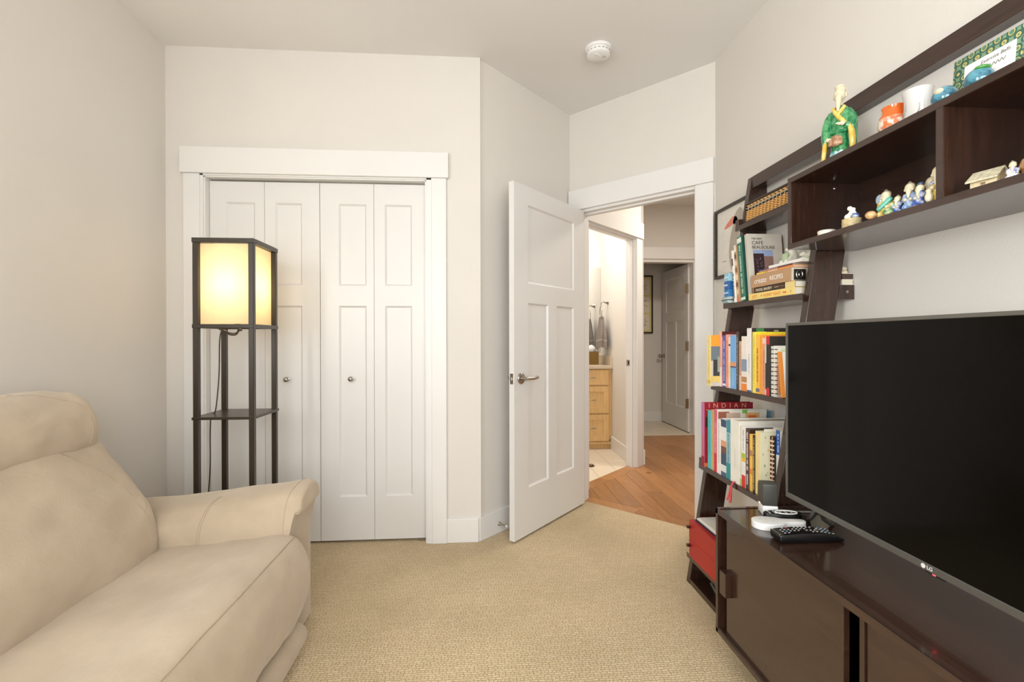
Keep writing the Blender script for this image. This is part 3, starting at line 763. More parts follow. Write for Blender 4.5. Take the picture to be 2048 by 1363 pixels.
# ================================================================== ladder bookcase
SL = 0.16
Y0B, Y1B = 1.650, 2.210
book = thing('ladder_bookcase', 'dark espresso wood leaning ladder bookcase filled with cookbooks', 'bookcase', (1.18, (Y0B+Y1B)/2, 0))
leg_poly = [(.985, 0), (1.095, 0), (XR-.001, 1.688), (XR-.001, 1.900), (XR-.012, 1.911), (.985+SL*1.911, 1.911)]
for (a, b_) in ((Y0B, Y0B+.032), (Y1B-.032, Y1B)):
    mm = M(); mm.prism(leg_poly, 1, a, b_, .0015, 1); lg = build('leg', mm, ESPV, book)
    mm = M(); mm.prism([(.9835, .001), (.9862, .001), (.985+SL*1.91+.0012, 1.910), (.985+SL*1.91-.0015, 1.910)], 1, a+.001, b_-.001); build('front_edge', mm, ESPEDGE, lg)
def bshelf(zt, parent=book):
    xf_ = .957+SL*zt; lo, hi = zt-.022, zt+.030
    mm = M(); mm.box((xf_, Y0B+.0325, lo), (XR-.002, Y1B-.0325, zt), .001)
    o = build('shelf', mm, ESP, parent)
    mm = M(); mm.box((xf_-.0012, Y0B, lo+.0005), (xf_+.001, Y1B, zt-.0005)); build('front_edge', mm, ESPEDGE, o)
    # low gallery: sides outside the legs' inner faces and a back rail
    for (a, b_) in ((Y0B, Y0B+.032), (Y1B-.032, Y1B)):
        lx = .985+SL*zt
        lf = lambda z_: .985+SL*z_
        mm = M(); mm.prism([(xf_, lo), (lf(lo)-.0005, lo), (lf(hi)-.0005, hi), (xf_, hi)], 1, a, b_, .0006, 1)
        
        if a > Y0B: build('gallery_front', mm, ESPV, o)
        if lf(lo)+.11 < XR-.01:
            mm = M(); mm.prism([(lf(lo)+.1105, lo), (XR-.002, lo), (XR-.002, hi), (lf(hi)+.1105, hi)], 1, a, b_, .0006, 1); build('gallery_side', mm, ESPV, o)
    mm = M(); mm.box((XR-.020, Y0B+.033, zt), (XR-.002, Y1B-.033, hi), .001); build('gallery_back', mm, ESP, o)
    return o
ZS = [1.680, 1.312, .929, .556]
for z in ZS: sh_ = bshelf(z)
mm = M(smooth=40); mm.lathe([(.0001, -.002), (.005, -.002), (.006, 0.001)], (1.335, Y0B, 1.317), 12, 'y'); build('screw', mm, NICKEL, book)
# top rail between the legs
mm = M(); mm.box((1.289, Y0B+.032, 1.856), (1.330, Y1B-.032, 1.911), .001); build('top_rail', mm, ESP, book)
# lowest shelf carrying the red boxes and the foot board
mm = M(); mm.box((.987, Y0B+.033, .115), (XR-.0165, Y1B-.033, .137), .001); build('shelf', mm, ESP, book)
mm = M(); mm.box((.9858, Y0B, .1155), (.988, Y1B, .1365)); build('front_edge', mm, ESPEDGE, book)
mm = M(); mm.box((.986, Y0B+.033, .0), (1.13, Y1B-.033, .024), .001); build('foot_board', mm, ESP, book)
mm = M(); mm.box((1.10, Y0B+.033, .024), (1.118, Y1B-.033, .050), .001); build('foot_rail', mm, ESP, book)

# ================================================================== bridging wall cubby
CF, CZ0, CZ1, CY1, CY0 = 1.101, 1.464, 1.716, 1.636, .50
cub = thing('wall_cubby', 'dark espresso wood open wall cubby spanning beside the bookcase', 'shelf', (1.23, 1.07, CZ0))
bt = .0185
def edge(par, lo, hi):
    mm = M(); mm.box(lo, hi); build('front_edge', mm, ESPEDGE, par)
mm = M(); mm.box((CF+.001, CY0, CZ0), (XR-.001, CY1, CZ0+bt), .0008); o = build('bottom_board', mm, ESP, cub); edge(o, (CF-.0005, CY0, CZ0+.0004), (CF+.0015, CY1, CZ0+bt-.0004))
mm = M(); mm.box((CF+.001, CY0, CZ1-bt), (XR-.001, CY1, CZ1), .0008); o = build('top_board', mm, ESP, cub); edge(o, (CF-.0005, CY0, CZ1-bt+.0004), (CF+.0015, CY1, CZ1-.0004))
for nm, ya in (('side_board', CY1-bt), ('divider', 1.0635), ('side_board', CY0)):
    mm = M(); mm.box((CF+.001, ya, CZ0+bt), (XR-.001, ya+bt, CZ1-bt), .0004); o = build(nm, mm, ESPV, cub); edge(o, (CF-.0005, ya+.0004, CZ0+bt-.001), (CF+.0015, ya+bt-.0004, CZ1-bt+.001))
    if nm == 'side_board' and ya > 1:
        mm = M(smooth=40); mm.lathe([(.0001, -.003), (.004, -.003), (.0062, -.0005), (.0062, .001)], (1.264, ya, 1.680), 14, 'y'); build('screw_cap', mm, NICKEL, o)
mm = M(); mm.box((XR-.012, CY0+bt, CZ0+bt), (XR-.002, CY1-bt, CZ1-bt)); build('back_panel', mm, ESPIN, cub)
mm = M(); mm.box((1.324, CY0, 1.946), (XR-.001, 1.668, 2.001), .001); rl = build('top_rail', mm, ESP, cub)
mm = M(); mm.box((1.3228, CY0, 1.947), (1.3245, 1.668, 2.000)); build('rail_face', mm, ESPEDGE, rl)
mm = M(); mm.box((1.330, CY0, CZ1-.001), (XR-.001, CY0+.03, 1.95), .001); build('upright', mm, ESPV, cub)

# ================================================================== tv cabinet
KF, KZ0, KZ1, KY1, KY0 = .837, .114, .5515, 1.640, .50
cab = thing('tv_cabinet', 'low dark espresso media cabinet with sliding doors under the television', 'cabinet', (1.09, 1.07, 0))
kt = .020
mm = M(); mm.box((KF+.002, KY0, KZ1-kt), (XR-.017, KY1-.014, KZ1-.003), .001); build('top_board', mm, ESP, cab)
mm = M(); mm.box((KF+.002, KY0, KZ0), (XR-.017, KY1, KZ0+kt), .001); build('bottom_board', mm, ESP, cab)
for ya in (KY1-.014, KY0):
    mm = M(); mm.box((KF+.002, ya, KZ0), (XR-.017, ya+.014, KZ1), .001); build('side_board', mm, ESPV, cab)
mm = M(); mm.box((KF, KY0, KZ1-kt), (KF+.004, KY1, KZ1-.0005), .0006); mm.box((KF, KY0, KZ0), (KF+.004, KY1, KZ0+kt-.004), .0006); mm.box((KF, KY1-.014, KZ0), (KF+.004, KY1, KZ1-.0005), .0006); mm.box((KF, KY0, KZ0), (KF+.004, KY0+.014, KZ1-.0005), .0006); build('face_edge', mm, ESP, cab)
mm = M(); mm.box((XR-.026, KY0+.014, KZ0+kt), (XR-.018, KY1-.014, KZ1-kt)); build('back_panel', mm, ESPIN, cab)
d1_ = M(); d1_.box((KF+.012, 1.060, KZ0+kt-.003), (KF+.028, 1.588, KZ1-kt-.001), .001); dr = build('sliding_door', d1_, ESPDOOR, cab)
mm = M(); mm.box((KF-.010, 1.556, .272), (KF+.013, 1.596, .353), .002); build('pull', mm, ESPV, dr)
d2_ = M(); d2_.box((KF+.034, .516, KZ0+kt-.003), (KF+.050, 1.018, KZ1-kt-.001), .001); build('sliding_door', d2_, ESPDOOR, cab)
mm = M(); mm.box((KF+.03, 1.020, KZ0+kt), (XR-.013, 1.034, KZ1-kt)); build('divider', mm, ESPV, cab)
for (xx, yy) in ((.95, .60), (1.28, .60), (.95, 1.50), (1.28, 1.50)):
    mm = M(smooth=40); mm.tube([(xx, yy, 0), (xx, yy, KZ0+.001)], [.014, .018], 14); build('foot', mm, ESPV, cab)

# ================================================================== television
ta = math.radians(1.4)
MT = frame2((1.0, 1.494), (-math.sin(ta), -math.cos(ta)), (math.cos(ta), -math.sin(ta)))   # s toward the camera, n toward the wall
tv = thing('television', 'flat black television with a slim grey bezel on the media cabinet', 'television', (1.02, 1.01, KZ1-.003))
BEZ = mat('grey_tv_bezel', (112, 110, 104), 0.35, metal=0.6, var=0.04)
SCR = mat('tv_screen_glass', (10, 8, 6), 0.10, var=0.05, spec=0.10)
TW, TZ0, TZ1 = .968, .634, 1.198
mm = M(); mm.xf(MT)
bz = .009
mm.box((0, -.002, TZ1-bz), (TW, .022, TZ1), .001); mm.box((0, -.002, TZ0), (TW, .022, TZ0+.017), .001); mm.box((0, -.002, TZ0+.017), (bz, .022, TZ1-bz)); mm.box((TW-bz, -.002, TZ0+.017), (TW, .022, TZ1-bz))
bez = build('bezel', mm, BEZ, tv)
mm = M(); mm.xf(MT); mm.box((bz, .001, TZ0+.017), (TW-bz, .012, TZ1-bz)); build('screen', mm, SCR, tv)
mm = M(); mm.xf(MT); mm.box((.004, .020, TZ0+.004), (TW-.004, .030, TZ1-.004), .004); mm.box((.12, .029, TZ0+.01), (TW-.12, .065, TZ0+.33), .012); build('back_shell', mm, BLACKP, tv)
for s_, dd in ((.13, -1), (TW-.16, 1)):
    mm = M(smooth=40); mm.xf(MT)
    mm.tube([(s_, .016, TZ0+.012), (s_+dd*.07, .044, .588), (s_+dd*.13, .076, KZ1+.005), (s_+dd*.15, .088, KZ1+.0018)], [.009, .0075, .0065, .005], 10)
    mm.tube([(s_, .020, TZ0+.012), (s_+dd*.05, .070, .588), (s_+dd*.09, .120, KZ1+.005), (s_+dd*.10, .135, KZ1+.0018)], [.009, .0075, .0065, .005], 10)
    build('stand_leg', mm, BEZ, tv)
LOGO = mat('white_logo_print', (226, 224, 218), 0.5, var=.01)
mm = M(smooth=40); mm.xf(MT); mm.lathe([(.0001, -.0028), (.0052, -.0028), (.0052, -.0018)], (.497, 0, TZ0+.0085), 20, 'y'); build('logo_emblem', mm, LOGO, bez)
text_part('logo_lettering', 'LG', .0115, LOGO, bez, MT @ axes((.5055, -.0024, TZ0+.0085), (1, 0, 0), (0, 0, 1)), .0003, local=False)
mm = M(smooth=40); mm.xf(MT); mm.ball((.521, .004, TZ0-.001), (.008, .005, .0035)); build('standby_light', mm, mat('standby_led_red', (220, 60, 70), .4, emit=(255, 60, 70), estr=4.0), bez)
mm = M(); mm.xf(MT); mm.box((.498, .0, TZ0-.004), (.545, .012, TZ0+.001), .001); build('sensor_bar', mm, BLACKP, bez)

# ================================================================== books
def cmat(c, rough=0.45, var=0.05):
    nm = 'print_%d_%d_%d' % tuple(c)
    return mat(nm, c, rough, var=var, scale=20)
def marks(mm, s0, s1, z, hgt, fn, rng, gap=0.16):
    """row of fine illegible print marks from s0 to s1; fn(s0,s1,z0,z1) adds one bar"""
    s = s0
    while s < s1-hgt*0.3:
        w_ = hgt*rng.uniform(0.14, 0.30); q = rng.uniform(.26, .46)
        if rng.random() > 0.16: fn(s, min(s+w_, s1), z-hgt*q, z+hgt*rng.uniform(.28, .46))
        s += w_+hgt*gap
def standing_book(label, xs, y0, y1, z, h, d, spine, cover=None, back=None, bands=(), pics=(), text=None, tcol=(240, 236, 226), tsize=.010, mk=None, tilt=0.0, yaw=0.0, name='cookbook', pages=None, soft=False, rng_seed=1):
    """upright book; spine faces -x; local x into the shelf, y across (origin at near bottom of the spine), z up"""
    t_ = y1-y0
    r = thing(name, label, 'book', (xs, y0, z+t_*math.sin(max(0, -tilt))), (tilt, 0, yaw), 'cookbooks on the ladder bookcase')
    cover = cover or spine; bt_ = .0012 if soft else .0022
    mm = M(smooth=35); mm.box((0, 0, 0), (.0022, t_, h), .0007, 1); sp = build('spine', mm, cmat(spine), r, world=False)
    mm = M(); mm.box((.0022, 0, 0), (d, bt_, h), .0004); build('front_board', mm, cmat(cover), r, world=False)
    mm = M(); mm.box((.0022, t_-bt_, 0), (d, t_, h), .0004); build('back_board', mm, cmat(back or cover), r, world=False)
    mm = M(); mm.box((.0022, bt_, .003), (d-.004, t_-bt_, h-.003)); build('pages', mm, PAGES if not pages else cmat(pages), r, world=False)
    for (a, b_, c_) in bands:
        mm = M(); mm.box((-.0004, .0004, a*h), (.0006, t_-.0004, b_*h)); build('spine_band', mm, cmat(c_), sp, world=False)
    for ip, (a0, a1, z0, z1, c_) in enumerate(pics):
        mm = M(); mm.box((.0022+a0*d, -.0004-.00012*ip, z0*h), (.0022+a1*d, .0006, z1*h)); build('cover_print', mm, cmat(c_), r, world=False)
    if text:
        # lettering runs down the spine
        text_part('spine_lettering', text, tsize, cmat(tcol), sp, axes((-.0005, t_/2, h*.93), (0, 0, -1), (0, 1, 0)), .0002)
    if mk:
        rg = random.Random(rng_seed)
        a, b_, hg, c_ = mk
        mm = M()
        marks(mm, a*h, b_*h, t_/2, hg, lambda s0, s1, q0, q1: mm.box((-.0009, max(.001, q0), s0), (-.0003, min(t_-.001, q1), s1)), rg)
        if mm.v: build('spine_lettering', mm, cmat(c_), sp, world=False)
    return r
# ---- third shelf
z3 = ZS[2]
YB3 = 'on the third shelf'
bk = standing_book
bk('pale yellow-spined cookbook with a photo cover, sticking out at the row end', 1.066, 2.135, 2.172, z3, .236, .20, (244, 226, 150), (206, 196, 186), bands=[(.05, .12, (226, 190, 90))], pics=[(0, 1, .78, 1, (244, 160, 50)), (0, 1, .50, .78, (110, 122, 128)), (.05, .9, .20, .52, (60, 58, 56)), (.15, .55, .28, .58, (150, 160, 140)), (0, .9, .08, .2, (226, 196, 110))], mk=(.15, .9, .006, (220, 180, 90)))
bk('salmon and white paperback with a maroon cover, next to the pale yellow book', 1.108, 2.116, 2.133, z3, .252, .20, (244, 190, 168), (92, 40, 40), bands=[(.0, .35, (250, 236, 224))], soft=True, rng_seed=3)
bk('pink-spined paperback, slim, left of the violet spine', 1.110, 2.108, 2.116, z3, .228, .19, (232, 160, 176), soft=True)
bk('violet blue cookbook with white spine lettering', 1.108, 2.080, 2.107, z3, .234, .19, (84, 90, 166), bands=[(.03, .07, (240, 240, 244))], mk=(.12, .92, .011, (226, 226, 240)), soft=True, rng_seed=4)
bk('salmon pink paperback beside the violet cookbook', 1.108, 2.056, 2.079, z3, .238, .19, (238, 164, 150), mk=(.2, .9, .006, (196, 110, 100)), soft=True, rng_seed=5)
bk('slim cream paperback left of the light blue book', 1.109, 2.039, 2.056, z3, .227, .19, (246, 236, 212), bands=[(.82, .86, (60, 70, 60)), (.2, .5, (236, 224, 150))], soft=True)
bk('light blue cookbook with a small picture on its spine', 1.107, 1.992, 2.038, z3, .234, .20, (118, 176, 232), bands=[(.42, .50, (226, 160, 120)), (.40, .42, (50, 50, 110))], mk=(.05, .36, .007, (200, 224, 246)), rng_seed=6)
bk('tall dark brown cookbook with tiny pale spine lettering', 1.108, 1.973, 1.991, z3, .248, .20, (78, 60, 44), (50, 38, 30), mk=(.1, .92, .006, (214, 196, 160)), rng_seed=7)
bk('short beige patterned cookbook beside the dark brown one', 1.110, 1.951, 1.972, z3, .208, .18, (214, 178, 152), bands=[(.0, .3, (226, 196, 180))], mk=(.3, .9, .007, (190, 120, 90)), rng_seed=8)
bk('white cookbook with an orange base and a grey block on the spine', 1.108, 1.910, 1.950, z3, .229, .20, (240, 232, 222), bands=[(0, .135, (240, 136, 50)), (.16, .26, (190, 140, 90)), (.36, .58, (140, 156, 178))], rng_seed=9)
bk('tall white cookbook whose dark cover shows green herbs', 1.108, 1.877, 1.909, z3, .262, .235, (242, 238, 234), (50, 40, 36), bands=[(.0, .03, (70, 90, 130))], pics=[(.08, .22, .94, .995, (70, 130, 70)), (.10, .26, .925, .945, (220, 224, 160)), (.40, .48, .93, .97, (160, 170, 120))], mk=(.3, .6, .004, (150, 150, 170)), rng_seed=10)
bk('thin navy paperback beside the tall white cookbook', 1.110, 1.868, 1.876, z3, .232, .18, (60, 66, 110), soft=True)
bk('tall pale yellow cookbook with lettering down the spine', 1.107, 1.845, 1.868, z3, .246, .23, (246, 228, 92), (214, 208, 198), mk=(.1, .93, .010, (206, 188, 60)), pics=[(0, 1, .945, 1, (240, 214, 50))], rng_seed=11)
bk('yellow orange wine guide with dark spine lettering and a round badge', 1.107, 1.819, 1.844, z3, .234, .20, (250, 190, 70), (244, 160, 60), mk=(.20, .78, .009, (130, 90, 40)), bands=[(.03, .09, (110, 110, 140))], rng_seed=12)
bk('orange paperback beside the yellow orange guide', 1.108, 1.802, 1.818, z3, .229, .19, (244, 160, 60), soft=True)
bk('tan and salmon paperback between orange and black spines', 1.109, 1.784, 1.801, z3, .221, .19, (222, 170, 140), bands=[(.9, 1, (240, 216, 196))], soft=True, mk=(.1, .8, .006, (180, 110, 90)), rng_seed=13)
bk('very thin white and black booklet in the cookbook row', 1.109, 1.775, 1.783, z3, .226, .19, (226, 218, 206), bands=[(.1, .55, (50, 48, 52))], soft=True)
bk('black cookbook with red bands at both spine ends', 1.107, 1.754, 1.774, z3, .228, .20, (44, 38, 34), bands=[(0, .13, (206, 40, 50)), (.86, 1, (206, 40, 50))], rng_seed=14)
# spiral-bound white book with a photo cover
r = thing('spiral_cookbook', 'white spiral-bound cookbook with a food photo cover', 'book', (1.108, 1.726, z3), (0, 0, 0), 'cookbooks on the ladder bookcase')
mm = M(); mm.box((.004, .001, 0), (.19, .026, .190), .001); build('pages', mm, cmat((240, 236, 228)), r, world=False)
mm = M(); mm.box((0, 0, 0), (.19, .0015, .192)); cv = build('front_board', mm, cmat((232, 228, 214)), r, world=False)
for ip, (a0, a1, q0, q1, c_) in enumerate(((.05, .60, .03, .62, (214, 170, 140)), (.10, .34, .10, .34, (236, 140, 60)), (.15, .45, .70, .94, (206, 220, 170)))):
    mm = M(); mm.box((a0*.19, -.0004-.0001*ip, q0*.19), (a1*.19, .0004, q1*.19)); build('cover_print', mm, cmat(c_), cv, world=False)
for k in range(11):
    mm = M(smooth=50); zc_ = .012+k*.0166
    mm.tube([(.008+.009*math.cos(a), .013+.015*math.sin(a), zc_) for a in [2*PI*i/12 for i in range(13)]], .0018, 6); build('binding_ring', mm, BLACKP, r, world=False)
r = thing('leaning_booklet', 'white folded booklet with an orange edge leaning at the row end', 'booklet', (1.118, 1.692, z3+.001), (-.12, 0, 0))
mm = M(); mm.box((0, 0, 0), (.15, .008, .17), .0005); build('cover', mm, cmat((240, 238, 232)), r, world=False)
mm = M(); mm.box((-.0004, -.0003, 0), (.012, .0083, .17)); build('orange_edge', mm, cmat((240, 150, 60)), r, world=False)
mm = M(); mm.box((.03, -.0005, .118), (.06, .0005, .124)); build('cover_print', mm, cmat((110, 140, 170)), r, world=False)
# ---- fourth shelf
z4 = ZS[3]
ind = bk('maroon Indian cookbook standing at the end of its shelf', 1.040, 2.146, 2.173, z4, .296, .235, (196, 110, 140), (150, 26, 44), bands=[(0, .16, (150, 30, 50)), (.5, 1, (190, 120, 170))], pics=[(.03, .97, .885, .892, (206, 160, 70)), (.0, .16, .0, .06, (214, 120, 50)), (.02, .3, .62, .78, (50, 38, 30)), (.10, .30, .55, .64, (226, 170, 100))], rng_seed=20)
text_part('cover_lettering', 'INDIAN', .032, cmat((212, 160, 116)), ind, axes((.020, -.0009, .2815), (1, 0, 0), (0, 0, 1)), .0003, spacing=1.9)
bk('turquoise cookbook beside the maroon one', 1.051, 2.100, 2.134, z4, .264, .290, (98, 192, 196), (150, 176, 190), pics=[(.80, .99, .82, .985, (130, 160, 176)), (.8, .9, .84, .92, (60, 100, 80))], mk=(.25, .9, .008, (70, 160, 170)), rng_seed=21)
bk('gold tan cookbook between turquoise and pink spines', 1.051, 2.075, 2.099, z4, .272, .20, (206, 172, 116), rng_seed=22)
bk('pink-spined cookbook with food photos on its cover', 1.051, 2.050, 2.074, z4, .277, .23, (216, 96, 122), (226, 220, 206), bands=[(0, .3, (210, 50, 70))], pics=[(0, .35, .80, .99, (226, 214, 200)), (.02, .24, .86, .97, (150, 90, 70)), (.18, .46, .74, .95, (196, 170, 150)), (.56, .84, .79, .95, (222, 170, 110)), (.62, .78, .81, .91, (214, 110, 50)), (.50, .60, .94, 1, (130, 180, 80))], mk=(.3, .8, .008, (240, 210, 216)), rng_seed=23)
bk('white cookbook with fine spine lettering beside the pink one', 1.051, 2.013, 2.049, z4, .236, .20, (240, 236, 230), mk=(.2, .95, .005, (170, 160, 160)), rng_seed=24)
bk('white cookbook with a portrait and navy blocks on the spine', 1.051, 1.968, 2.012, z4, .247, .20, (236, 234, 230), bands=[(0, .08, (80, 100, 130)), (.08, .20, (226, 226, 226)), (.20, .40, (58, 78, 108)), (.40, .52, (120, 80, 70)), (.52, .62, (226, 160, 120)), (.86, .99, (60, 80, 110))], rng_seed=25)
bk('teal cookbook with pale lettering left of the thick cream book', 1.051, 1.934, 1.967, z4, .246, .20, (60, 146, 160), bands=[(.28, .80, (150, 190, 196)), (0, .26, (40, 146, 150))], mk=(.3, .8, .010, (60, 110, 140)), rng_seed=26)
wb_ = bk('thick cream white cookbook with a red ribbon marker', 1.050, 1.864, 1.932, z4, .258, .26, (238, 234, 222), (234, 228, 214), mk=(.25, .55, .003, (200, 195, 180)), rng_seed=27)
mm = M(smooth=60)
for dx, dy, dz in ((-.004, .0, -.050), (-.012, .010, -.042)):
    pts_ = catmull([(.004, .030, .002), (-.006, .030, .004), (-.016, .030+dy*.4, -.012), (-.018+dx*.3, .030+dy, dz-.010), (-.018+dx, .032+dy, dz-.03)], 6, closed=False)
    mm.tube(pts_, [.0025+.0022*i/len(pts_) for i in range(len(pts_))], 6)
build('ribbon', mm, mat('red_ribbon', (206, 80, 80), .5, var=.1), wb_, world=False)
bk('slim white and green booklet beside the thick cream cookbook', 1.052, 1.851, 1.863, z4, .240, .20, (222, 218, 196), bands=[(0, .12, (170, 196, 110))], soft=True)
bk('white cookbook with a yellow pepper and red base on the spine', 1.052, 1.824, 1.850, z4, .243, .20, (238, 234, 228), bands=[(0, .20, (214, 50, 50)), (.42, .48, (240, 180, 50)), (.48, .56, (170, 196, 60))], mk=(.6, .95, .007, (150, 160, 190)), rng_seed=28)
bk('dark brown cookbook with bold white spine lettering', 1.053, 1.799, 1.823, z4, .239, .27, (84, 56, 44), (58, 40, 32), mk=(.08, .96, .012, (236, 226, 214)), rng_seed=29)
bk('short golden yellow cookbook beside the dark brown one', 1.054, 1.779, 1.798, z4, .221, .19, (240, 190, 84), bands=[(.3, .4, (226, 140, 60)), (.62, .72, (190, 130, 90))], rng_seed=30)
bk('short black paperback with yellow lettering', 1.055, 1.763, 1.778, z4, .220, .19, (52, 44, 34), mk=(.05, .95, .008, (226, 200, 120)), soft=True, rng_seed=31)
fl = bk('pale floral-covered recipe album stuffed with loose papers', 1.056, 1.731, 1.762, z4, .240, .22, (236, 214, 150), (226, 220, 190), rng_seed=32)
rg = random.Random(5)
for c_, n_ in (((150, 170, 130), 26), ((206, 190, 130), 18), ((190, 206, 210), 14)):
    mm = M()
    for k in range(n_):
        a0, q0 = rg.uniform(.01, .19), rg.uniform(.01, .22); s_ = rg.uniform(.004, .010)
        mm.box((a0, -.0005, q0), (a0+s_*.6, .0004, q0+s_))
    build('floral_print', mm, cmat(c_), fl, world=False)
for k in range(3):
    mm = M(); mm.box((.02+.04*k, .006+.006*k, .22), (.17+.02*k, .0075+.006*k, .250+.004*k)); build('loose_sheet', mm, cmat((238, 230, 210)), fl, world=False)
r = thing('comb_bound_cookbook', 'black comb-bound cookbook between the floral album and the blue-topped book', 'book', (1.094, 1.7115, z4), (0, 0, 0), 'cookbooks on the ladder bookcase')
mm = M(); mm.box((.004, 0, 0), (.19, .016, .224), .001); build('pages', mm, cmat((200, 150, 110)), r, world=False)
mm = M(); mm.box((0, -.0008, 0), (.19, .0008, .226)); mm.box((0, .0155, 0), (.19, .0170, .226)); build('boards', mm, cmat((40, 36, 32)), r, world=False)
for k in range(13):
    mm = M(smooth=50); mm.tube([(.004-.006*math.sin(a), 0.0082+.0085*math.cos(a), .012+k*.0164) for a in [PI*i/8 for i in range(9)]], .0036, 6); build('comb_ring', mm, mat('comb_plastic', (224, 196, 166), .4), r, world=False)
bk('white cookbook with a royal blue top on its spine', 1.106, 1.686, 1.711, z4, .252, .19, (240, 238, 234), (226, 220, 190), bands=[(.64, 1, (40, 90, 172))], mk=(.68, .97, .009, (226, 230, 240)), rng_seed=33)
# ---- second shelf: stack of flat books
z2 = ZS[1]
def flat_book(label, xs, y0, y1, z0, z1, d, spine, text=None, tcol=(240, 236, 226), tsize=.02, tx=.03, mk=None, bands=(), yaw=0.0, pages=None, shear=0.0, text2=None, t2=(0, .02), rng_seed=1):
    """book lying flat, spine facing -x. local: x into shelf, y along spine from the far end towards the camera = s"""
    xs *= .9925; y1 *= .9925; y0 = max(1.6845, y0*.9925)
    r = thing('cookbook', label, 'book', (xs, y1, z0), (0, 0, yaw), 'cookbooks on the ladder bookcase')
    L = y1-y0; t_ = z1-z0
    mm = M(); mm.box((0, -L, 0), (.0022, 0, t_), .0006); sp = build('spine', mm, cmat(spine), r, world=False)
    mm = M(); mm.box((.0022, -L, 0), (d, 0, .002), .0004); build('back_board', mm, cmat(spine), r, world=False)
    mm = M(); mm.box((.0022, -L, t_-.002), (d, 0, t_), .0004); build('front_board', mm, cmat(spine), r, world=False)
    mm = M(); mm.box((.0022, -L+.003, .002), (d-.003, -.003, t_-.002)); build('pages', mm, PAGES if not pages else cmat(pages), r, world=False)
    for (a, b_, c_) in bands:
        mm = M(); mm.box((-.0005, -b_*L, .0005), (.0006, -a*L, t_-.0005)); build('spine_band', mm, cmat(c_), sp, world=False)
    if text: text_part('spine_lettering', text, tsize, cmat(tcol), sp, axes((-.0006, -tx*L, t_*.48), (0, -1, 0), (0, 0, 1)), .0002, shear=shear)
    if text2: text_part('spine_lettering', text2, t2[1], cmat(tcol), sp, axes((-.0006, -t2[0]*L, t_*.48), (0, -1, 0), (0, 0, 1)), .0002)
    if mk:
        rg = random.Random(rng_seed)
        for (a, b_, hg, c_) in mk:
            mm = M(); marks(mm, a*L, b_*L, t_/2, hg, lambda s0, s1, q0, q1: mm.box((-.0009, -s1, max(.001, q0)), (-.0003, -s0, min(t_-.001, q1))), rg)
            if mm.v: build('spine_lettering', mm, cmat(c_), sp, world=False)
    return r
flat_book('yellow feast cookbook at the bottom of the flat stack', 1.180, 1.716, 2.020, z2, 1.340, .17, (240, 212, 126), 'JOY', (226, 130, 60), .019, .10, mk=[(.30, .33, .008, (190, 150, 70)), (.92, .95, .010, (120, 110, 60)), (.78, .86, .009, (222, 120, 60))], text2='HONEY FEAST', t2=(.36, .0180), rng_seed=41)
flat_book('dark brown bakery cookbook lying above the yellow one', 1.184, 1.718, 2.000, 1.340, 1.3645, .17, (62, 42, 30), 'MODEL BAKERY', (236, 222, 186), .0155, .10, bands=[(.02, .05, (170, 110, 60)), (.80, 1, (232, 208, 140))], mk=[(.56, .66, .004, (214, 180, 120)), (.69, .78, .003, (170, 110, 60))], shear=.15, rng_seed=42)
cr = flat_book('thick tan recipe binder marked create recipes in the flat stack', 1.180, 1.734, 2.002, 1.3645, 1.417, .16, (184, 146, 108), 'create', (244, 240, 232), .034, .10, text2='RECIPES', t2=(.50, .0245))
mm = M(); mm.box((.010, -.2695, .004), (.055, -.2680, .044)); mm2 = build('ring_binder_side', mm, cmat((36, 28, 24)), cr, world=False)
mm = M(smooth=50); mm.tube([(.030+.012*math.cos(a), -.2702, .024+.015*math.sin(a)) for a in [2*PI*i/14 for i in range(15)]], .0022, 6); mm.ball((.032, -.2704, .024), (.007, .002, .008), 10); build('binder_ring', mm, NICKEL, cr, world=False)
flat_book('orange and yellow thin paperback lying on the recipe binder', 1.188, 1.736, 1.972, 1.417, 1.4255, .15, (240, 150, 70), bands=[(.0, .22, (244, 204, 80)), (.22, .28, (180, 206, 70)), (.34, .6, (240, 190, 150))])
flat_book('thin maroon paperback lying above the orange one', 1.190, 1.742, 1.965, 1.4255, 1.433, .15, (104, 60, 62), mk=[(.05, .6, .004, (214, 180, 170))], rng_seed=44)
flat_book('white covered book on top of the flat stack', 1.196, 1.690, 1.900, 1.433, 1.445, .15, (240, 238, 232), pages=(226, 218, 204))
for k, (za, zb, c_, lab) in enumerate(((z2+.0305, 1.3605, (222, 212, 190), 'tiny cream book at the bottom of the small pile behind the bookcase leg'), (1.3605, 1.3850, (74, 56, 46), 'tiny brown book with white boards in the small pile behind the bookcase leg'))):
    r = thing('miniature_book', lab, 'book', (1.340, 1.676, za), group='tiny books behind the bookcase leg')
    mm = M(); mm.box((-.021, -.022, .002), (.020, .022, zb-za-.002)); build('pages', mm, cmat(c_), r, world=False)
    mm = M(); mm.box((-.021, -.024, 0), (.022, .024, .0022), .0004); build('back_board', mm, cmat((232, 224, 208)), r, world=False)
    mm = M(); mm.box((-.021, -.024, zb-za-.0022), (.022, .024, zb-za), .0004); build('front_board', mm, cmat((232, 224, 208)), r, world=False)
r = thing('shell_trinket', 'small cream trinket topping the tiny book pile behind the leg', 'trinket', (1.338, 1.676, 1.385))
mm = M(smooth=50); mm.lathe([(.0001, 0), (.016, 0), (.017, .006), (.013, .012), (.0001, .012)], (0, 0, 0), 16); build('foot', mm, CREAMC, r, world=False)
mm = M(smooth=50); mm.ball((0, 0, .019), (.015, .013, .010), 14); build('shell', mm, CREAMC, r, world=False)
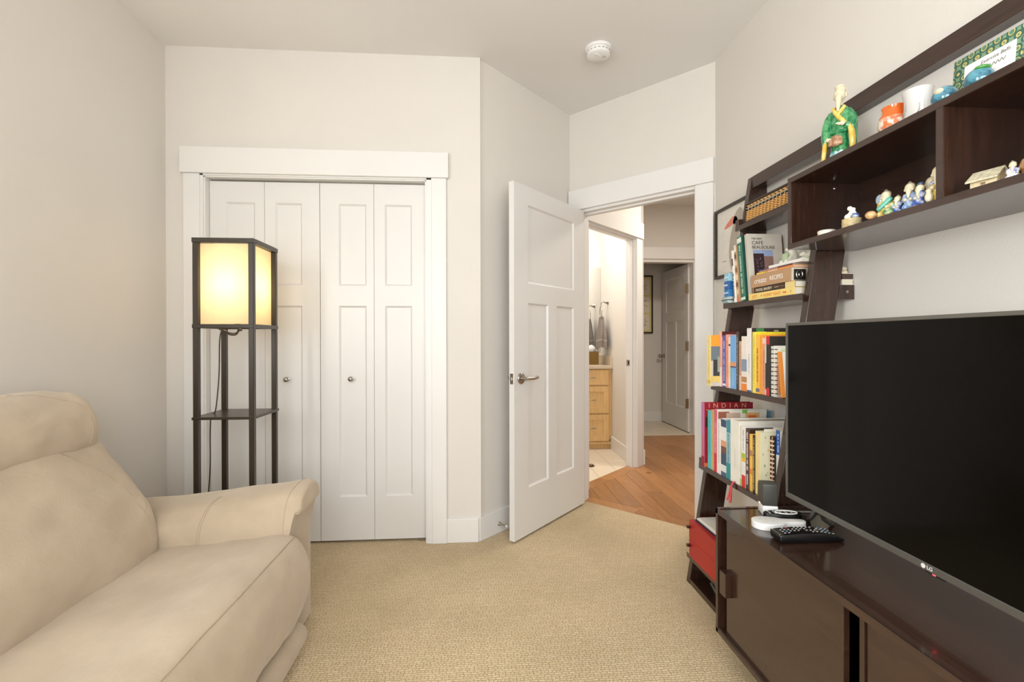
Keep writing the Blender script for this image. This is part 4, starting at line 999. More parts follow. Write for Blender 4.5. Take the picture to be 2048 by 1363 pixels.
# upright books on the second shelf
bk('dark green hardback leaning beside the standing landscape book', 1.172, 2.030, 2.064, z2, .296, .17, (52, 120, 100), (24, 74, 62), bands=[(.02, .06, (226, 232, 220)), (.90, .975, (226, 232, 220))], mk=(.12, .86, .014, (206, 226, 210)), tilt=-.13, rng_seed=51)
bk('brown food-photo cookbook leaning against the green hardback', 1.166, 2.070, 2.086, z2, .262, .17, (190, 150, 110), bands=[(0, .10, (200, 120, 80)), (.14, .22, (226, 196, 150)), (.26, .34, (120, 70, 50)), (.38, .48, (232, 214, 180)), (.52, .60, (130, 84, 56)), (.64, .72, (226, 206, 176)), (.76, .84, (110, 76, 60)), (.88, 1, (236, 226, 210))], tilt=-.12, rng_seed=52)
bk('white paperback with black lettering leaning behind the food-photo book', 1.160, 2.091, 2.102, z2, .240, .16, (236, 232, 224), bands=[(.70, .84, (90, 70, 58)), (.50, .56, (180, 170, 160))], mk=(.08, .55, .010, (60, 60, 66)), tilt=-.11, soft=True, rng_seed=53)
caf = bk('grey Cafe Beaujolais cookbook standing with its landscape cover in view', 1.184, 2.007, 2.026, z2, .300, .160, (206, 198, 184), (214, 206, 194), rng_seed=54, tilt=-.12, pics=[(.14, .70, .36, .755, (50, 36, 40)), (.14, .70, .66, .755, (160, 176, 214)), (.14, .44, .36, .70, (54, 36, 40)), (.44, .70, .46, .66, (150, 116, 106)), (.30, .70, .36, .46, (44, 84, 170))])
TXT = (92, 84, 76)
text_part('cover_lettering', 'THE NEW', .0110, cmat(TXT), caf, axes((.020, -.0010, .277), (1, 0, 0), (0, 0, 1)), .0003)
text_part('cover_lettering', 'CAFE', .0230, cmat(TXT), caf, axes((.020, -.0010, .258), (1, 0, 0), (0, 0, 1)), .0003)
text_part('cover_lettering', 'BEAUJOLAIS', .0195, cmat(TXT), caf, axes((.020, -.0010, .238), (1, 0, 0), (0, 0, 1)), .0003)
rg = random.Random(8)
mm = M()
for k in range(46):
    a0, q0 = rg.uniform(.034, .085), rg.uniform(.112, .20)
    if q0 < .205-(a0-.034)*.6: s_ = rg.uniform(.0015, .004); mm.box((a0, -.0014, q0), (a0+s_, -.0003, q0+s_*.7))
build('cover_print', mm, cmat((196, 150, 160)), caf, world=False)
for i, (zz, c_) in enumerate(((0, (52, 120, 176)), (.036, (38, 96, 160)), (.072, (150, 196, 214)))):
    mm = M(); mm.box((1.150, 2.131, z2+.030+zz), (1.215, 2.173, z2+.030+zz+.036), .002)
    o = root_mesh('tea_box', mm, cmat(c_), (1.18, 2.152, z2+.030+zz), ('deep blue small box at the bottom of the stack on the tray', 'royal blue small box in the middle of the stack on the tray', 'pale blue small box on top of the stack on the tray')[i], 'box', 'small boxes at the end of the second shelf')
    mm = M(); rg = random.Random(60+i); marks(mm, .004, .040, .018, .010, lambda s0, s1, q0, q1: mm.box((-.0306, .022-s1, q0), (-.0298, .022-s0, q1)), rg)
    build('lettering', mm, cmat((222, 232, 240)), o, world=False)
mm = M(smooth=40); mm.box((1.140, 2.122, z2), (1.245, 2.175, z2+.030), .004, 2)
o = root_mesh('patterned_tray', mm, mat('mosaic_tray', (190, 196, 190), .3, var=.3, scale=70, col2=(110, 150, 160)), (1.19, 2.14, z2), 'small patterned tray under the blue boxes', 'tray')
mm = M(); mm.box((1.1385, 2.1205, z2+.012), (1.2465, 2.1765, z2+.017), .001); build('rim_band', mm, cmat((70, 90, 80)), o)
# ---- white and green ceramic figures on the stack
GRN = mat('pale_green_glaze', (186, 208, 164), .25, var=.15, scale=40, coat=.4)
IVO = mat('ivory_glaze', (238, 232, 216), .25, var=.05, scale=40, coat=.4)
def blob(name, balls, material, parent, voxel=.0028):
    mm = M(smooth=60)
    for b_ in balls:
        if len(b_) == 2: mm.ball(b_[0], b_[1], 12)
        else: mm.tube([b_[0], b_[1]], [b_[2], b_[3]], 10); mm.ball(b_[0], b_[2], 10); mm.ball(b_[1], b_[3], 10)
    o = build(name, mm, material, parent, world=False)
    md = o.modifiers.new('fuse', 'REMESH'); md.mode = 'VOXEL'; md.voxel_size = voxel; md.use_smooth_shade = True
    return o
t = thing('reading_bear_figurine', 'ivory ceramic animal seated with a pale green book on the book stack', 'figurine', (1.262, 1.846, 1.445))
blob('body', [((0, 0, .031), (.022, .022, .030)), ((-.004, 0, .064), (.017, .018, .017)), ((-.018, .003, .060), (.010, .010, .008)), ((.002, .015, .078), .006), ((.002, -.015, .078), .006), ((-.006, .014, .038), (-.026, .014, .022), .008, .006), ((-.006, -.014, .038), (-.026, -.014, .022), .008, .006), ((-.008, .014, .0125), (-.036, .016, .0105), .011, .009), ((-.008, -.014, .0125), (-.036, -.016, .0105), .011, .009)], IVO, t)
mm = M(); mm.prism([(-.036, .012), (-.030, .046), (-.027, .046), (-.033, .012)], 1, -.018, .018, .001); build('open_book', mm, GRN, t, world=False)
mm = M(smooth=40); mm.box((-.048, -.05, -.0), (.035, .045, .006), .002, 2); build('base', mm, GRN, t, world=False)
t = thing('resting_lamb_figurine', 'ivory ceramic animal lying on a green base at the near stack end', 'figurine', (1.270, 1.744, 1.445))
blob('body', [((0, 0, .024), (.018, .030, .015)), ((-.010, .030, .030), (.012, .012, .012)), ((-.018, .036, .028), (.007, .006, .006)), ((-.010, -.022, .030), .010), ((-.014, .012, .014), (-.026, .022, .012), .006, .005)], IVO, t)
mm = M(smooth=40); mm.box((-.034, -.042, 0), (.030, .044, .012), .004, 2); build('base', mm, GRN, t, world=False)
# ---- abacus on the top shelf
z1 = ZS[0]
ab = thing('abacus', 'dark framed wooden-bead abacus standing on the bookcase top shelf', 'abacus', (1.238, 1.985, z1), (0, .10, 0))
AL, AH = .330, .094
mm = M(); mm.box((-.007, -AL/2, 0), (.007, AL/2, .008), .001); mm.box((-.007, -AL/2, AH-.008), (.007, AL/2, AH), .001); mm.box((-.007, -AL/2, .008), (.007, -AL/2+.007, AH-.008)); mm.box((-.007, AL/2-.007, .008), (.007, AL/2, AH-.008)); build('frame', mm, mat('abacus_dark_wood', (58, 42, 32), .4, var=.2, scale=20, stretch=(1, 1, 8)), ab, world=False)
mm = M(); mm.box((-.005, -AL/2+.007, .0675), (.005, AL/2-.007, .0700)); build('beam', mm, mat('abacus_beam', (214, 200, 176), .4), ab, world=False)
mm = M(); mm.box((.004, -AL/2+.004, .004), (.006, AL/2-.004, AH-.004)); build('backing', mm, mat('abacus_backing', (30, 25, 23), .6), ab, world=False)
BEAD = mat('abacus_bead_wood', (226, 178, 112), .4, var=.12, scale=60)
mm = M(smooth=30); mm.lathe([(.0015, -.0048), (.0024, -.0048), (.0098, -.0006), (.0098, .0006), (.0024, .0048), (.0015, .0048)], (0, 0, 0), 12)
bead_me = mm.mesh('bead'); bead_me.materials.append(BEAD)
mm = M(smooth=30); mm.tube([(0, 0, .006), (0, 0, AH-.006)], .0011, 6); rod_me = mm.mesh('rod'); rod_me.materials.append(mat('abacus_rod', (216, 206, 190), .4))
for k in range(12):
    yy = AL/2-.0205-k*.0262
    o = bpy.data.objects.new('rod', rod_me); COL.objects.link(o); o.parent = ab; o.location = (0, yy, 0)
    for zz in (.0128, .0226, .0324, .0422, .0520, .0785):
        o = bpy.data.objects.new('bead', bead_me); COL.objects.link(o); o.parent = ab; o.location = (0, yy, zz)
# ---- red boxes on the low shelf
RED = mat('red_lacquer_box', (176, 34, 30), .4, var=.06, scale=6)
for i, (a, b_) in enumerate(((.137, .222), (.222, .307))):
    t = thing('red_storage_box', ('red lacquered drawer box on the low bookcase shelf, under another', 'red lacquered drawer box with papers on top, stacked on another')[i], 'box', (1.12, 1.93, a), group='red boxes on the low shelf')
    mm = M(); mm.box((.978, 1.690, a), (1.30, 2.168, b_-.001), .0015); build('body', mm, RED, t)
    for yy in (2.150,):
        mm = M(); mm.box((.962, yy, (a+b_)/2+.006), (.979, yy+.014, (a+b_)/2+.018), .001); build('tab_pull', mm, ESPEDGE, t)
for i, (zz, c_, dx) in enumerate(((.3065, (44, 44, 62), 0), (.3145, (236, 232, 222), .004), (.3195, (226, 220, 208), .010))):
    mm = M(); mm.box((1.000+dx, 1.74, zz), (1.22+dx, 2.150-dx, zz+(.008 if i == 0 else .005)), .001)
    o = root_mesh('magazine', mm, cmat(c_), (1.11, 1.95, zz), ('dark blue magazine under white papers on the red boxes', 'white magazine between the dark one and the top pamphlet', 'off-white pamphlet on top of the papers on the red boxes')[i], 'magazine', 'papers on the red boxes')
mm = M(); mm.box((1.06, 1.80, .3245), (1.16, 1.98, .3249)); build('cover_print', mm, cmat((190, 172, 150)), o)
# grey power cord lying on the foot board
mm = M(smooth=50); mm.tube(catmull([(1.06, 2.12, .029), (1.04, 2.02, .029), (1.02, 1.90, .030), (1.03, 1.78, .029), (1.07, 1.70, .029)], 8, closed=False), .005, 8)
root_mesh('power_cord', mm, mat('grey_cord', (120, 118, 112), .5), (1.04, 1.9, .024), 'grey power cord lying on the bookcase foot board', 'cord')

# ================================================================== things on the tv cabinet
KT = KZ1-.003
t = thing('set_top_box', 'small upright set-top box, dark grey above a white base', 'set-top box', (.985, 1.580, KT), (0, 0, math.radians(-16)))
mm = M(smooth=40); mm.box((-.018, -.030, 0), (.030, .030, .034), .004, 2); build('white_base', mm, WHITEP, t, world=False)
mm = M(smooth=40); mm.prism([(-.030, .034), (.030, .034), (.030, .092), (.024, .106), (.0, .112), (-.024, .110), (-.030, .104)], 0, -.019, .028, .003, 2); build('grey_top', mm, mat('dark_grey_plastic', (66, 64, 58), .45, var=.04), t, world=False)
mm = M(smooth=40); mm.ball((-.019, .006, .034), (.0012, .003, .002), 10); build('status_light', mm, mat('led_white', (240, 240, 220), .4, emit=(240, 246, 210), estr=3.0), t, world=False)
def outline(pts, z0, z1, bev=.004, seg=3):
    mm = M(smooth=50); mm.prism(pts, 2, z0, z1, bev, seg); return mm
# white remote: wide rounded paddle with a narrow tail
t = thing('white_remote', 'white paddle-shaped remote lying beside the black remote', 'remote', (.940, 1.462, KT), (0, 0, math.radians(-6)))
pts = [(v.x, v.y) for v in catmull([(-.070, .0, 0), (-.058, .026, 0), (-.025, .036, 0), (.010, .028, 0), (.035, .016, 0), (.085, .013, 0), (.095, 0, 0), (.085, -.014, 0), (.035, -.018, 0), (.010, -.030, 0), (-.025, -.037, 0), (-.058, -.027, 0)], 5)]
build('body', outline(pts, 0, .021, .008, 4), WHITEP, t, world=False)
mm = M()
for i in range(4):
    for j in range(3): mm.box((-.045+i*.014, -.016+j*.012, .0205), (-.039+i*.014, -.012+j*.012, .0217), .0006)
build('buttons', mm, mat('pale_grey_print', (196, 194, 188), .5), t, world=False)
t = thing('black_oval_remote', 'black oval remote with a white ring, behind the white remote', 'remote', (.994, 1.502, KT), (0, 0, math.radians(-8)))
pts = [(.062*math.cos(a), .024*math.sin(a)) for a in [2*PI*i/32 for i in range(32)]]
build('body', outline(pts, 0, .030, .008, 4), mat('gloss_black_plastic', (14, 13, 13), .22, var=.1), t, world=False)
mm = M(smooth=50); mm.tube([(.010+.034*math.cos(a), .0165*math.sin(a), .0305) for a in [2*PI*i/28 for i in range(29)]], .0022, 6); build('white_ring', mm, WHITEP, t, world=False)
mm = M(smooth=40)
for i in range(5):
    for j in range(3): mm.ball((-.045+i*.018, -.010+j*.010, .0305), (.0028, .0022, .0012), 8)
build('buttons', mm, mat('remote_button_pale', (206, 204, 198), .4), t, world=False)
t = thing('black_remote', 'black remote with many coloured buttons near the cabinet edge', 'remote', (.975, 1.360, KT), (0, 0, math.radians(-1)))
prof = [(-.097, .004), (-.100, .024), (-.085, .028), (-.03, .031), (.03, .030), (.075, .022), (.098, .010), (.098, .002), (.03, .0), (-.085, .0)]
mm = M(smooth=50); mm.prism(prof, 1, -.026, .026, .004, 3); build('body', mm, mat('gloss_black_plastic', (14, 13, 13), .22), t, world=False)
mm = M(smooth=40); mm.tube([(-.099, -.022, .0245), (-.096, -.022, .0268), (-.096, .022, .0268), (-.099, .022, .0245)], .0012, 6); build('trim_line', mm, NICKEL, t, world=False)
def topz(x_): 
    tp = [(-.10, .0245), (-.085, .0282), (-.03, .0312), (.03, .0302), (.075, .0222), (.098, .0105)]
    for (a, b_), (c_, d_) in zip(tp, tp[1:]):
        if a <= x_ <= c_: return b_+(d_-b_)*(x_-a)/(c_-a)
    return .02
rg = random.Random(3)
cols = [((176, 174, 168), []), ((190, 60, 60), []), ((90, 150, 200), []), ((206, 190, 90), [])]
for i in range(13):
    for j in range(4):
        x_ = -.078+i*.0122; y_ = -.017+j*.0115
        k = 0 if rg.random() < .88 else rg.randint(1, 3)
        if rg.random() < .72: cols[k][1].append((x_, y_))
for c_, L in cols:
    mm = M(smooth=40)
    for (x_, y_) in L: mm.ball((x_, y_, topz(x_)+.0004), (.0034, .0022, .0012), 8)
    if mm.v: build('buttons', mm, cmat(c_), t, world=False)
mm = M(smooth=50); mm.tube(catmull([(1.036, 1.602, KT+.004), (1.07, 1.575, KT+.004), (1.12, 1.57, KT+.004), (1.19, 1.55, KT+.004), (1.26, 1.50, KT+.004)], 8, closed=False), .0035, 8)
root_mesh('cable', mm, mat('grey_cord', (120, 118, 112), .5), (1.12, 1.56, KT), 'thin grey cable lying behind the television stand', 'cable')

# ================================================================== figurines in the cubby
CB = CZ0+bt
GLZ = lambda n, c, c2=None: mat('glaze_'+n, c, .22, var=.14, scale=70, coat=.5, col2=c2)
G_BLUE, G_GREEN, G_YEL, G_TAN = GLZ('blue', (62, 90, 170), (190, 198, 212)), GLZ('green', (70, 130, 84), (206, 204, 160)), GLZ('yellow', (226, 190, 92), (236, 214, 140)), GLZ('tan', (200, 142, 90), (222, 176, 128))
BISQ = mat('bisque_clay', (226, 206, 166), .6, var=.12, scale=80, bump=.2, bscale=200)
def mudman(name, label, loc, h, robe, rot=0.0, extra=None, hat=None, wide=1.0):
    """small seated glazed clay figure facing local -x"""
    t = thing(name, label, 'figurine', loc, (0, 0, rot), 'glazed clay figurines in the cubby')
    s = h
    w = wide
    blob('robe', [((0, 0, .16*s), (.25*s*w, .24*s*w, .145*s)), ((0, 0, .24*s), (.0, 0, .56*s), .21*s*w, .13*s*min(1, w)), ((-.02*s, .15*s*w, .50*s), (-.17*s*w, .13*s*w, .34*s), .075*s, .07*s), ((-.02*s, -.15*s*w, .50*s), (-.17*s*w, -.13*s*w, .34*s), .075*s, .07*s), ((-.14*s*w, .13*s*w, .13*s), (.11*s*w, .11*s*w, .10*s)), ((-.14*s*w, -.13*s*w, .13*s), (.11*s*w, .11*s*w, .10*s))], robe, t, s*.03)
    hd = blob('head', [((-.02*s, 0, .73*s), (.15*s, .14*s, .15*s)), ((-.12*s, 0, .63*s), (-.17*s, 0, .42*s), .085*s, .035*s), ((-.165*s, 0, .735*s), .030*s), ((-.10*s, .09*s, .66*s), .05*s), ((-.10*s, -.09*s, .66*s), .05*s)], CREAMC, t, s*.022)
    if not hat: blob('hair', [((.03*s, 0, .80*s), (.13*s, .13*s, .10*s)), ((.05*s, .02*s, .90*s), .055*s)], mat('glaze_hair', (150, 140, 120), .35, var=.2, scale=90), t, s*.022)
    blob('hands', [((-.19*s, .07*s, .34*s), .055*s), ((-.19*s, -.07*s, .34*s), .055*s)], CREAMC, t, s*.02)
    if hat: blob('hat', [((.01*s, 0, .90*s), (.12*s, .12*s, .075*s)), ((.06*s, 0, .95*s), .05*s)], hat, t, s*.02)
    mm = M(smooth=50); mm.lathe([(.0001, 0), (.27*s*wide, 0), (.28*s*wide, .03*s), (.24*s*wide, .06*s), (.0001, .06*s)], (0, 0, 0), 18); build('base', mm, BISQ, t, world=False)
    return t
t = thing('trinket_box', 'small white round trinket box at the cubby end', 'box', (1.128, 1.480, CB))
mm = M(smooth=45); mm.lathe([(.0001, 0), (.024, 0), (.0255, .002), (.0255, .008), (.0001, .008)], (0, 0, 0), 24); build('bottom', mm, IVO, t, world=False)
mm = M(smooth=45); mm.lathe([(.0001, .008), (.0262, .008), (.0262, .013), (.022, .0155), (.0001, .016)], (0, 0, 0), 24); build('lid', mm, mat('ivory_patterned', (226, 220, 206), .4, var=.2, scale=160), t, world=False)
t = thing('basket_figurine', 'white figure bending over a blue bundle on a woven basket', 'figurine', (1.130, 1.378, CB))
mm = M(smooth=45); mm.lathe([(.0001, 0), (.024, 0), (.026, .006), (.0245, .010), (.0262, .015), (.0245, .020), (.026, .026), (.0001, .027)], (0, 0, 0), 24); build('basket', mm, mat('woven_basket_clay', (196, 176, 132), .5, var=.25, scale=140), t, world=False)
blob('figure', [((-.006, .008, .034), (.010, .009, .010)), ((-.004, .008, .036), (.004, -.002, .056), .007, .006), ((-.001, .006, .060), .0075), ((.004, -.004, .050), (.004, -.012, .040), .004, .003)], IVO, t, .0016)
blob('bundle', [((.002, -.012, .034), (.010, .010, .009))], G_BLUE, t, .0016)
# cluster with several small figures
t = mudman('clay_trio_figurine', 'seated glazed elder with teal sash beside a potted bowl', (1.142, 1.268, CB), 0.088, G_YEL, .5, wide=1.0)
blob('sash', [((-.012, -.012, .050), (-.022, .010, .026), .008, .006)], GLZ('teal', (90, 170, 150)), t, .0016)
blob('fish_pot', [((-.030, .026, .012), (.014, .014, .012))], G_TAN, t, .0016)
blob('hair', [((.006, .016, .058), (.008, .012, .016)), ((.010, .018, .038), (.008, .008, .02))], GLZ('greyblue', (150, 166, 180)), t, .0016)
t = mudman('clay_sleeper_figurine', 'reclining glazed figure in dark blue and green robes', (1.136, 1.224, CB), 0.058, G_BLUE, .3, wide=1.0)
blob('green_cloak', [((-.018, .014, .010), (.010, .014, .010)), ((.0, .012, .028), (.010, .010, .010))], G_GREEN, t, .0016)
blob('bundle', [((.012, -.002, .036), (.009, .009, .009))], G_TAN, t, .0016)
mudman('clay_flute_figurine', 'glazed elder in a pale blue robe with a topknot', (1.137, 1.188, CB), 0.084, GLZ('paleblue', (120, 150, 196), (176, 196, 220)), .5, wide=0.78)
t = mudman('clay_table_figurine', 'small glazed figure in a bright blue coat with a dark cap', (1.128, 1.1495, CB), 0.066, G_BLUE, .2, hat=GLZ('slate', (70, 84, 110)), wide=0.95)
mudman('clay_green_figurine', 'glazed elder in a green robe with a topknot', (1.182, 1.17, CB), 0.098, G_GREEN, .2, wide=0.8)
t = mudman('clay_standing_figurine', 'tall glazed elder in a yellow robe against the divider', (1.138, 1.108, CB), 0.104, G_YEL, .4, wide=0.72)
blob('blue_sash', [((-.012, -.010, .062), (-.016, .012, .046), .004, .004)], G_BLUE, t, .0016)
blob('child', [((-.024, .012, .013), (.009, .009, .0125)), ((-.025, .012, .028), .0065)], CREAMC, t, .0016)
# clay house
t = thing('clay_house', 'small unglazed clay house with a sloping tiled roof', 'figurine', (1.145, 1.000, CB), (0, 0, .25))
mm = M(); mm.prism([(-.010, 0), (.020, 0), (.020, .022), (0, .038), (-.010, .030)], 1, -.024, .024)
mm.box((-.020, -.024, 0), (-.010, -.004, .022)); mm.box((-.020, .006, 0), (-.010, .024, .022)); mm.box((-.020, -.004, .013), (-.010, .006, .022)); mm.prism([(-.020, .022), (-.010, .022), (-.010, .030)], 1, -.024, .024)
build('walls', mm, BISQ, t, world=False)
rf_ = None
for sg in (-1, 1):
    mm = M(); mm.prism([(0, .040), (0, .0445), (sg*.030, .0195), (sg*.030, .0155)], 1, -.029, .029, .0008); rf_ = build('roof_slope', mm, mat('clay_roof', (206, 196, 168), .6, var=.2, scale=120, bump=.4, bscale=150), t, world=False)
mudman('clay_bathing_figurine', 'small white and blue seated figure beside the clay house', (1.136, 0.944, CB), 0.046, GLZ('whiteblue', (226, 224, 220), (90, 100, 190)), .6, wide=1.1)
t = mudman('clay_fisherman_figurine', 'large tan clay fisherman with a wide hat', (1.206, 0.955, CB), 0.106, G_TAN, .3, hat=G_TAN, wide=1.1)
t = thing('clay_jug', 'tan clay jug with a looped handle beside the fisherman', 'figurine', (1.150, .890, CB))
mm = M(smooth=50); mm.lathe([(.0001, 0), (.020, 0), (.028, .018), (.026, .045), (.014, .068), (.012, .080), (.015, .086), (.0001, .086)], (0, 0, 0), 20); build('body', mm, G_TAN, t, world=False)
mm = M(smooth=50); mm.tube([(0, .014+.014*math.sin(a), .070-.016*math.cos(a)) for a in [PI*i/10 for i in range(11)]], .004, 8); build('handle', mm, G_TAN, t, world=False)

# ================================================================== things on top of the cubby
CT = CZ1
# glazed standing elder
st = thing('glazed_elder_statue', 'tall glazed ceramic elder in green and yellow robes holding a fan', 'statue', (1.205, 1.520, CT), (0, 0, math.radians(38)))
st.scale = (.95, .80, 1.0)
SG = mat('statue_green_glaze', (28, 118, 70), .18, var=.3, scale=45, coat=.6, col2=(84, 160, 104))
SY = mat('statue_yellow_glaze', (222, 176, 60), .2, var=.15, scale=50, coat=.6, col2=(236, 206, 110))
SB = mat('statue_blue_glaze', (120, 186, 206), .2, var=.15, scale=50, coat=.6, col2=(206, 224, 220))
SBR = mat('statue_brown_glaze', (150, 104, 74), .25, var=.2, scale=90, coat=.5, col2=(190, 146, 110))
def robe_rows(prof, n=28, fold=.0, nf=9):
    rows = []
    for (z, rx, ry, cx, cy) in prof:
        row = []
        for k in range(n):
            a = 2*PI*k/n; f_ = 1+fold*math.sin(nf*a+z*20)*max(0, 1-z/.16)
            row.append(Vector((cx+rx*f_*math.cos(a), cy+ry*f_*math.sin(a), z)))
        rows.append(row)
    return rows
mm = M(smooth=60)
mm.grid(robe_rows([(.0, .032, .036, 0, 0), (.03, .031, .034, 0, 0), (.07, .028, .031, 0, 0), (.105, .0265, .031, 0, 0), (.13, .0255, .033, 0, 0), (.16, .026, .0365, .001, 0), (.185, .024, .036, .002, 0), (.199, .018, .027, .002, 0), (.207, .010, .012, .001, 0)], fold=.07), closed_u=True, capv=True)
mm.tube([(.002, .028, .186), (.0, .040, .165), (-.004, .046, .140), (-.012, .047, .112), (-.018, .045, .094), (-.016, .046, .070)], [.013, .017, .018, .0175, .016, .012], 16)
mm.tube([(.002, -.028, .186), (.0, -.041, .162), (-.004, -.046, .138), (-.016, -.042, .122), (-.030, -.026, .130)], [.013, .018, .0195, .018, .011], 16)
mm.tube([(-.004, -.046, .138), (-.006, -.048, .105), (-.004, -.048, .075), (-.002, -.047, .052)], [.018, .016, .014, .011], 14)
mm.box((-.030, -.030, .108), (.024, .030, .116), .004, 2)
rb = build('robe', mm, SG, st, world=False)
md = rb.modifiers.new('fuse', 'REMESH'); md.mode = 'VOXEL'; md.voxel_size = .0020; md.use_smooth_shade = True
mm = M(smooth=60)
mm.grid(robe_rows([(.0, .036, .041, -.002, 0), (.012, .037, .042, -.002, 0), (.040, .033, .037, 0, 0), (.052, .029, .033, 0, 0)], fold=.10, nf=9), closed_u=True, capv=True); build('hem', mm, SB, st, world=False)
blob('head', [((-.005, 0, .240), (.0195, .0215, .022)), ((.004, .0, .258), (.0175, .0205, .015)), ((-.002, 0, .268), (.0165, .0195, .008)), ((.014, .002, .272), .008), ((-.0225, 0, .240), (.004, .003, .006)), ((-.017, 0, .228), (-.026, 0, .184), .0135, .0055), ((.001, .022, .238), (.004, .0035, .007)), ((.001, -.022, .238), (.004, .0035, .007)), ((0, 0, .222), (0, 0, .200), .011, .013), ((.012, -.010, .250), (.007, .009, .010)), ((.013, -.020, .246), .005)], CREAMC, st, .0021)
mm = M(smooth=60)
mm.tube([(-.014, .020, .197), (-.0255, .010, .178), (-.0295, -.004, .160), (-.029, -.018, .146), (-.022, -.028, .136)], [.006, .008, .0085, .008, .005], 10)
mm.tube([(-.014, -.020, .197), (-.025, -.011, .180), (-.028, .002, .168)], [.006, .0075, .006], 10)
build('collar', mm, SY, st, world=False)
mm = M(smooth=60); mm.tube([(-.026, -.040, .128), (-.024, -.047, .105), (-.020, -.049, .075), (-.018, -.049, .052), (-.018, -.049, .046)], [.008, .0115, .012, .0095, .004], 12); build('sleeve_lining', mm, SY, st, world=False)
mm = M(smooth=60); mm.tube([(-.024, .045, .092), (-.026, .047, .070), (-.028, .050, .045), (-.029, .052, .028), (-.029, .052, .022)], [.007, .009, .0085, .0075, .003], 12); build('sleeve_lining', mm, SY, st, world=False)
blob('hand', [((-.033, -.018, .136), (.007, .010, .008)), ((-.038, -.008, .135), (.0045, .007, .005)), ((-.036, -.004, .139), (-.038, .003, .138), .003, .0025)], CREAMC, st, .0016)
blob('hand', [((-.024, .040, .094), (.009, .009, .010)), ((-.033, .034, .090), (.006, .006, .006)), ((-.035, .028, .094), (-.037, .021, .090), .003, .0025)], CREAMC, st, .0016)
mm = M(smooth=60)
fan = []
for k in range(13):
    a = PI*(.02+.96*k/12)
    fan.append((-.038+.0025*(k % 2), .006+.026*math.cos(a), .066+.032*math.sin(a)))
vs_ = [(-.040, .006, .070)]+fan+[(p_[0]+.006, p_[1], p_[2]) for p_ in fan]+[(-.032, .006, .070)]
n_ = len(fan); fs_ = [(0, 1+i, 2+i) for i in range(n_-1)]+[(2*n_+1, n_+2+i, n_+1+i) for i in range(n_-1)]+[(1+i, n_+1+i, n_+2+i, 2+i) for i in range(n_-1)]
mm.add(vs_, fs_); mm.ball((-.034, .006, .083), (.006, .025, .019), 14); build('fan', mm, SBR, st, world=False)
mm = M(smooth=50); mm.ball((-.024, -.034, .030), (.016, .022, .020), 14); build('wave', mm, SB, st, world=False)
mm = M(smooth=50); mm.box((-.038, -.042, 0), (.038, .042, .006), .003, 2); build('plinth', mm, SG, st, world=False)
# jars
t = thing('orange_jar', 'small porcelain jar with an orange neck and painted figures', 'jar', (1.205, 1.312, CT))
mm = M(smooth=50); mm.lathe([(.0001, 0), (.026, 0), (.034, .018), (.0385, .045), (.037, .066), (.0300, .080), (.0001, .080)], (0, 0, 0), 28); build('body', mm, mat('painted_porcelain', (238, 226, 212), .2, var=.1, scale=60, coat=.6, col2=(214, 120, 70)), t, world=False)
mm = M(smooth=50); mm.lathe([(.0372, .064), (.0345, .074), (.0290, .084), (.0275, .093), (.0300, .101), (.0285, .1015), (.0260, .093), (.0260, .082)], (0, 0, 0), 28); build('orange_neck', mm, mat('orange_glaze', (236, 104, 28), .18, var=.08, coat=.6), t, world=False)
t = thing('white_brush_pot', 'white porcelain brush pot with a faint tree painting', 'cup', (1.205, 1.236, CT))
mm = M(smooth=50); mm.lathe([(.0001, 0), (.028, 0), (.0305, .010), (.0305, .085), (.0340, .104), (.0350, .110), (.0325, .110), (.0290, .085), (.0290, .012), (.0001, .012)], (0, 0, 0), 30); build('body', mm, mat('white_porcelain', (216, 214, 210), .18, var=.02, coat=.6), t, world=False)
mm = M(smooth=50); rg = random.Random(4)
def pot(a, z_): return (.0306*math.cos(a), .0306*math.sin(a), z_)
for k in range(9):
    a, z_ = PI+rg.uniform(-.9, .9), rg.uniform(.025, .055); path = [pot(a, z_)]
    for q in range(5):
        a += rg.uniform(-.12, .16); z_ += rg.uniform(.002, .009); path.append(pot(a, min(z_, .084)))
    br_ = M(smooth=50); br_.tube(path, .0007, 5); build('painted_branch', br_, mat('grey_brown_print', (176, 160, 150), .4), t, world=False)
CLO = mat('cloisonne_blue', (36, 100, 122), .15, var=.2, scale=40, coat=.7, col2=(84, 150, 168))
for i, (yy, lab) in enumerate(((1.112, 'teal enamelled ball at the box end with a cream flower'), (1.030, 'blue and green enamelled ball in front of the brocade box'))):
    t = thing('enamel_ball', lab, 'ball', (1.155, yy, CT), group='enamel balls on the cubby')
    mm = M(smooth=60); mm.ball((0, 0, .0275), .0275, 24); sp = build('sphere', mm, CLO, t, world=False)
    mm = M(smooth=60)
    if i == 0: mm.ball((-.0215, -.006, .0385), (.008, .011, .008), 12)
    else: mm.ball((-.003, -.010, .0485), (.017, .014, .0070), 14)
    build('enamel_motif', mm, (CREAMC if i == 0 else mat('enamel_green', (70, 140, 60), .2, coat=.6)), t, world=False)
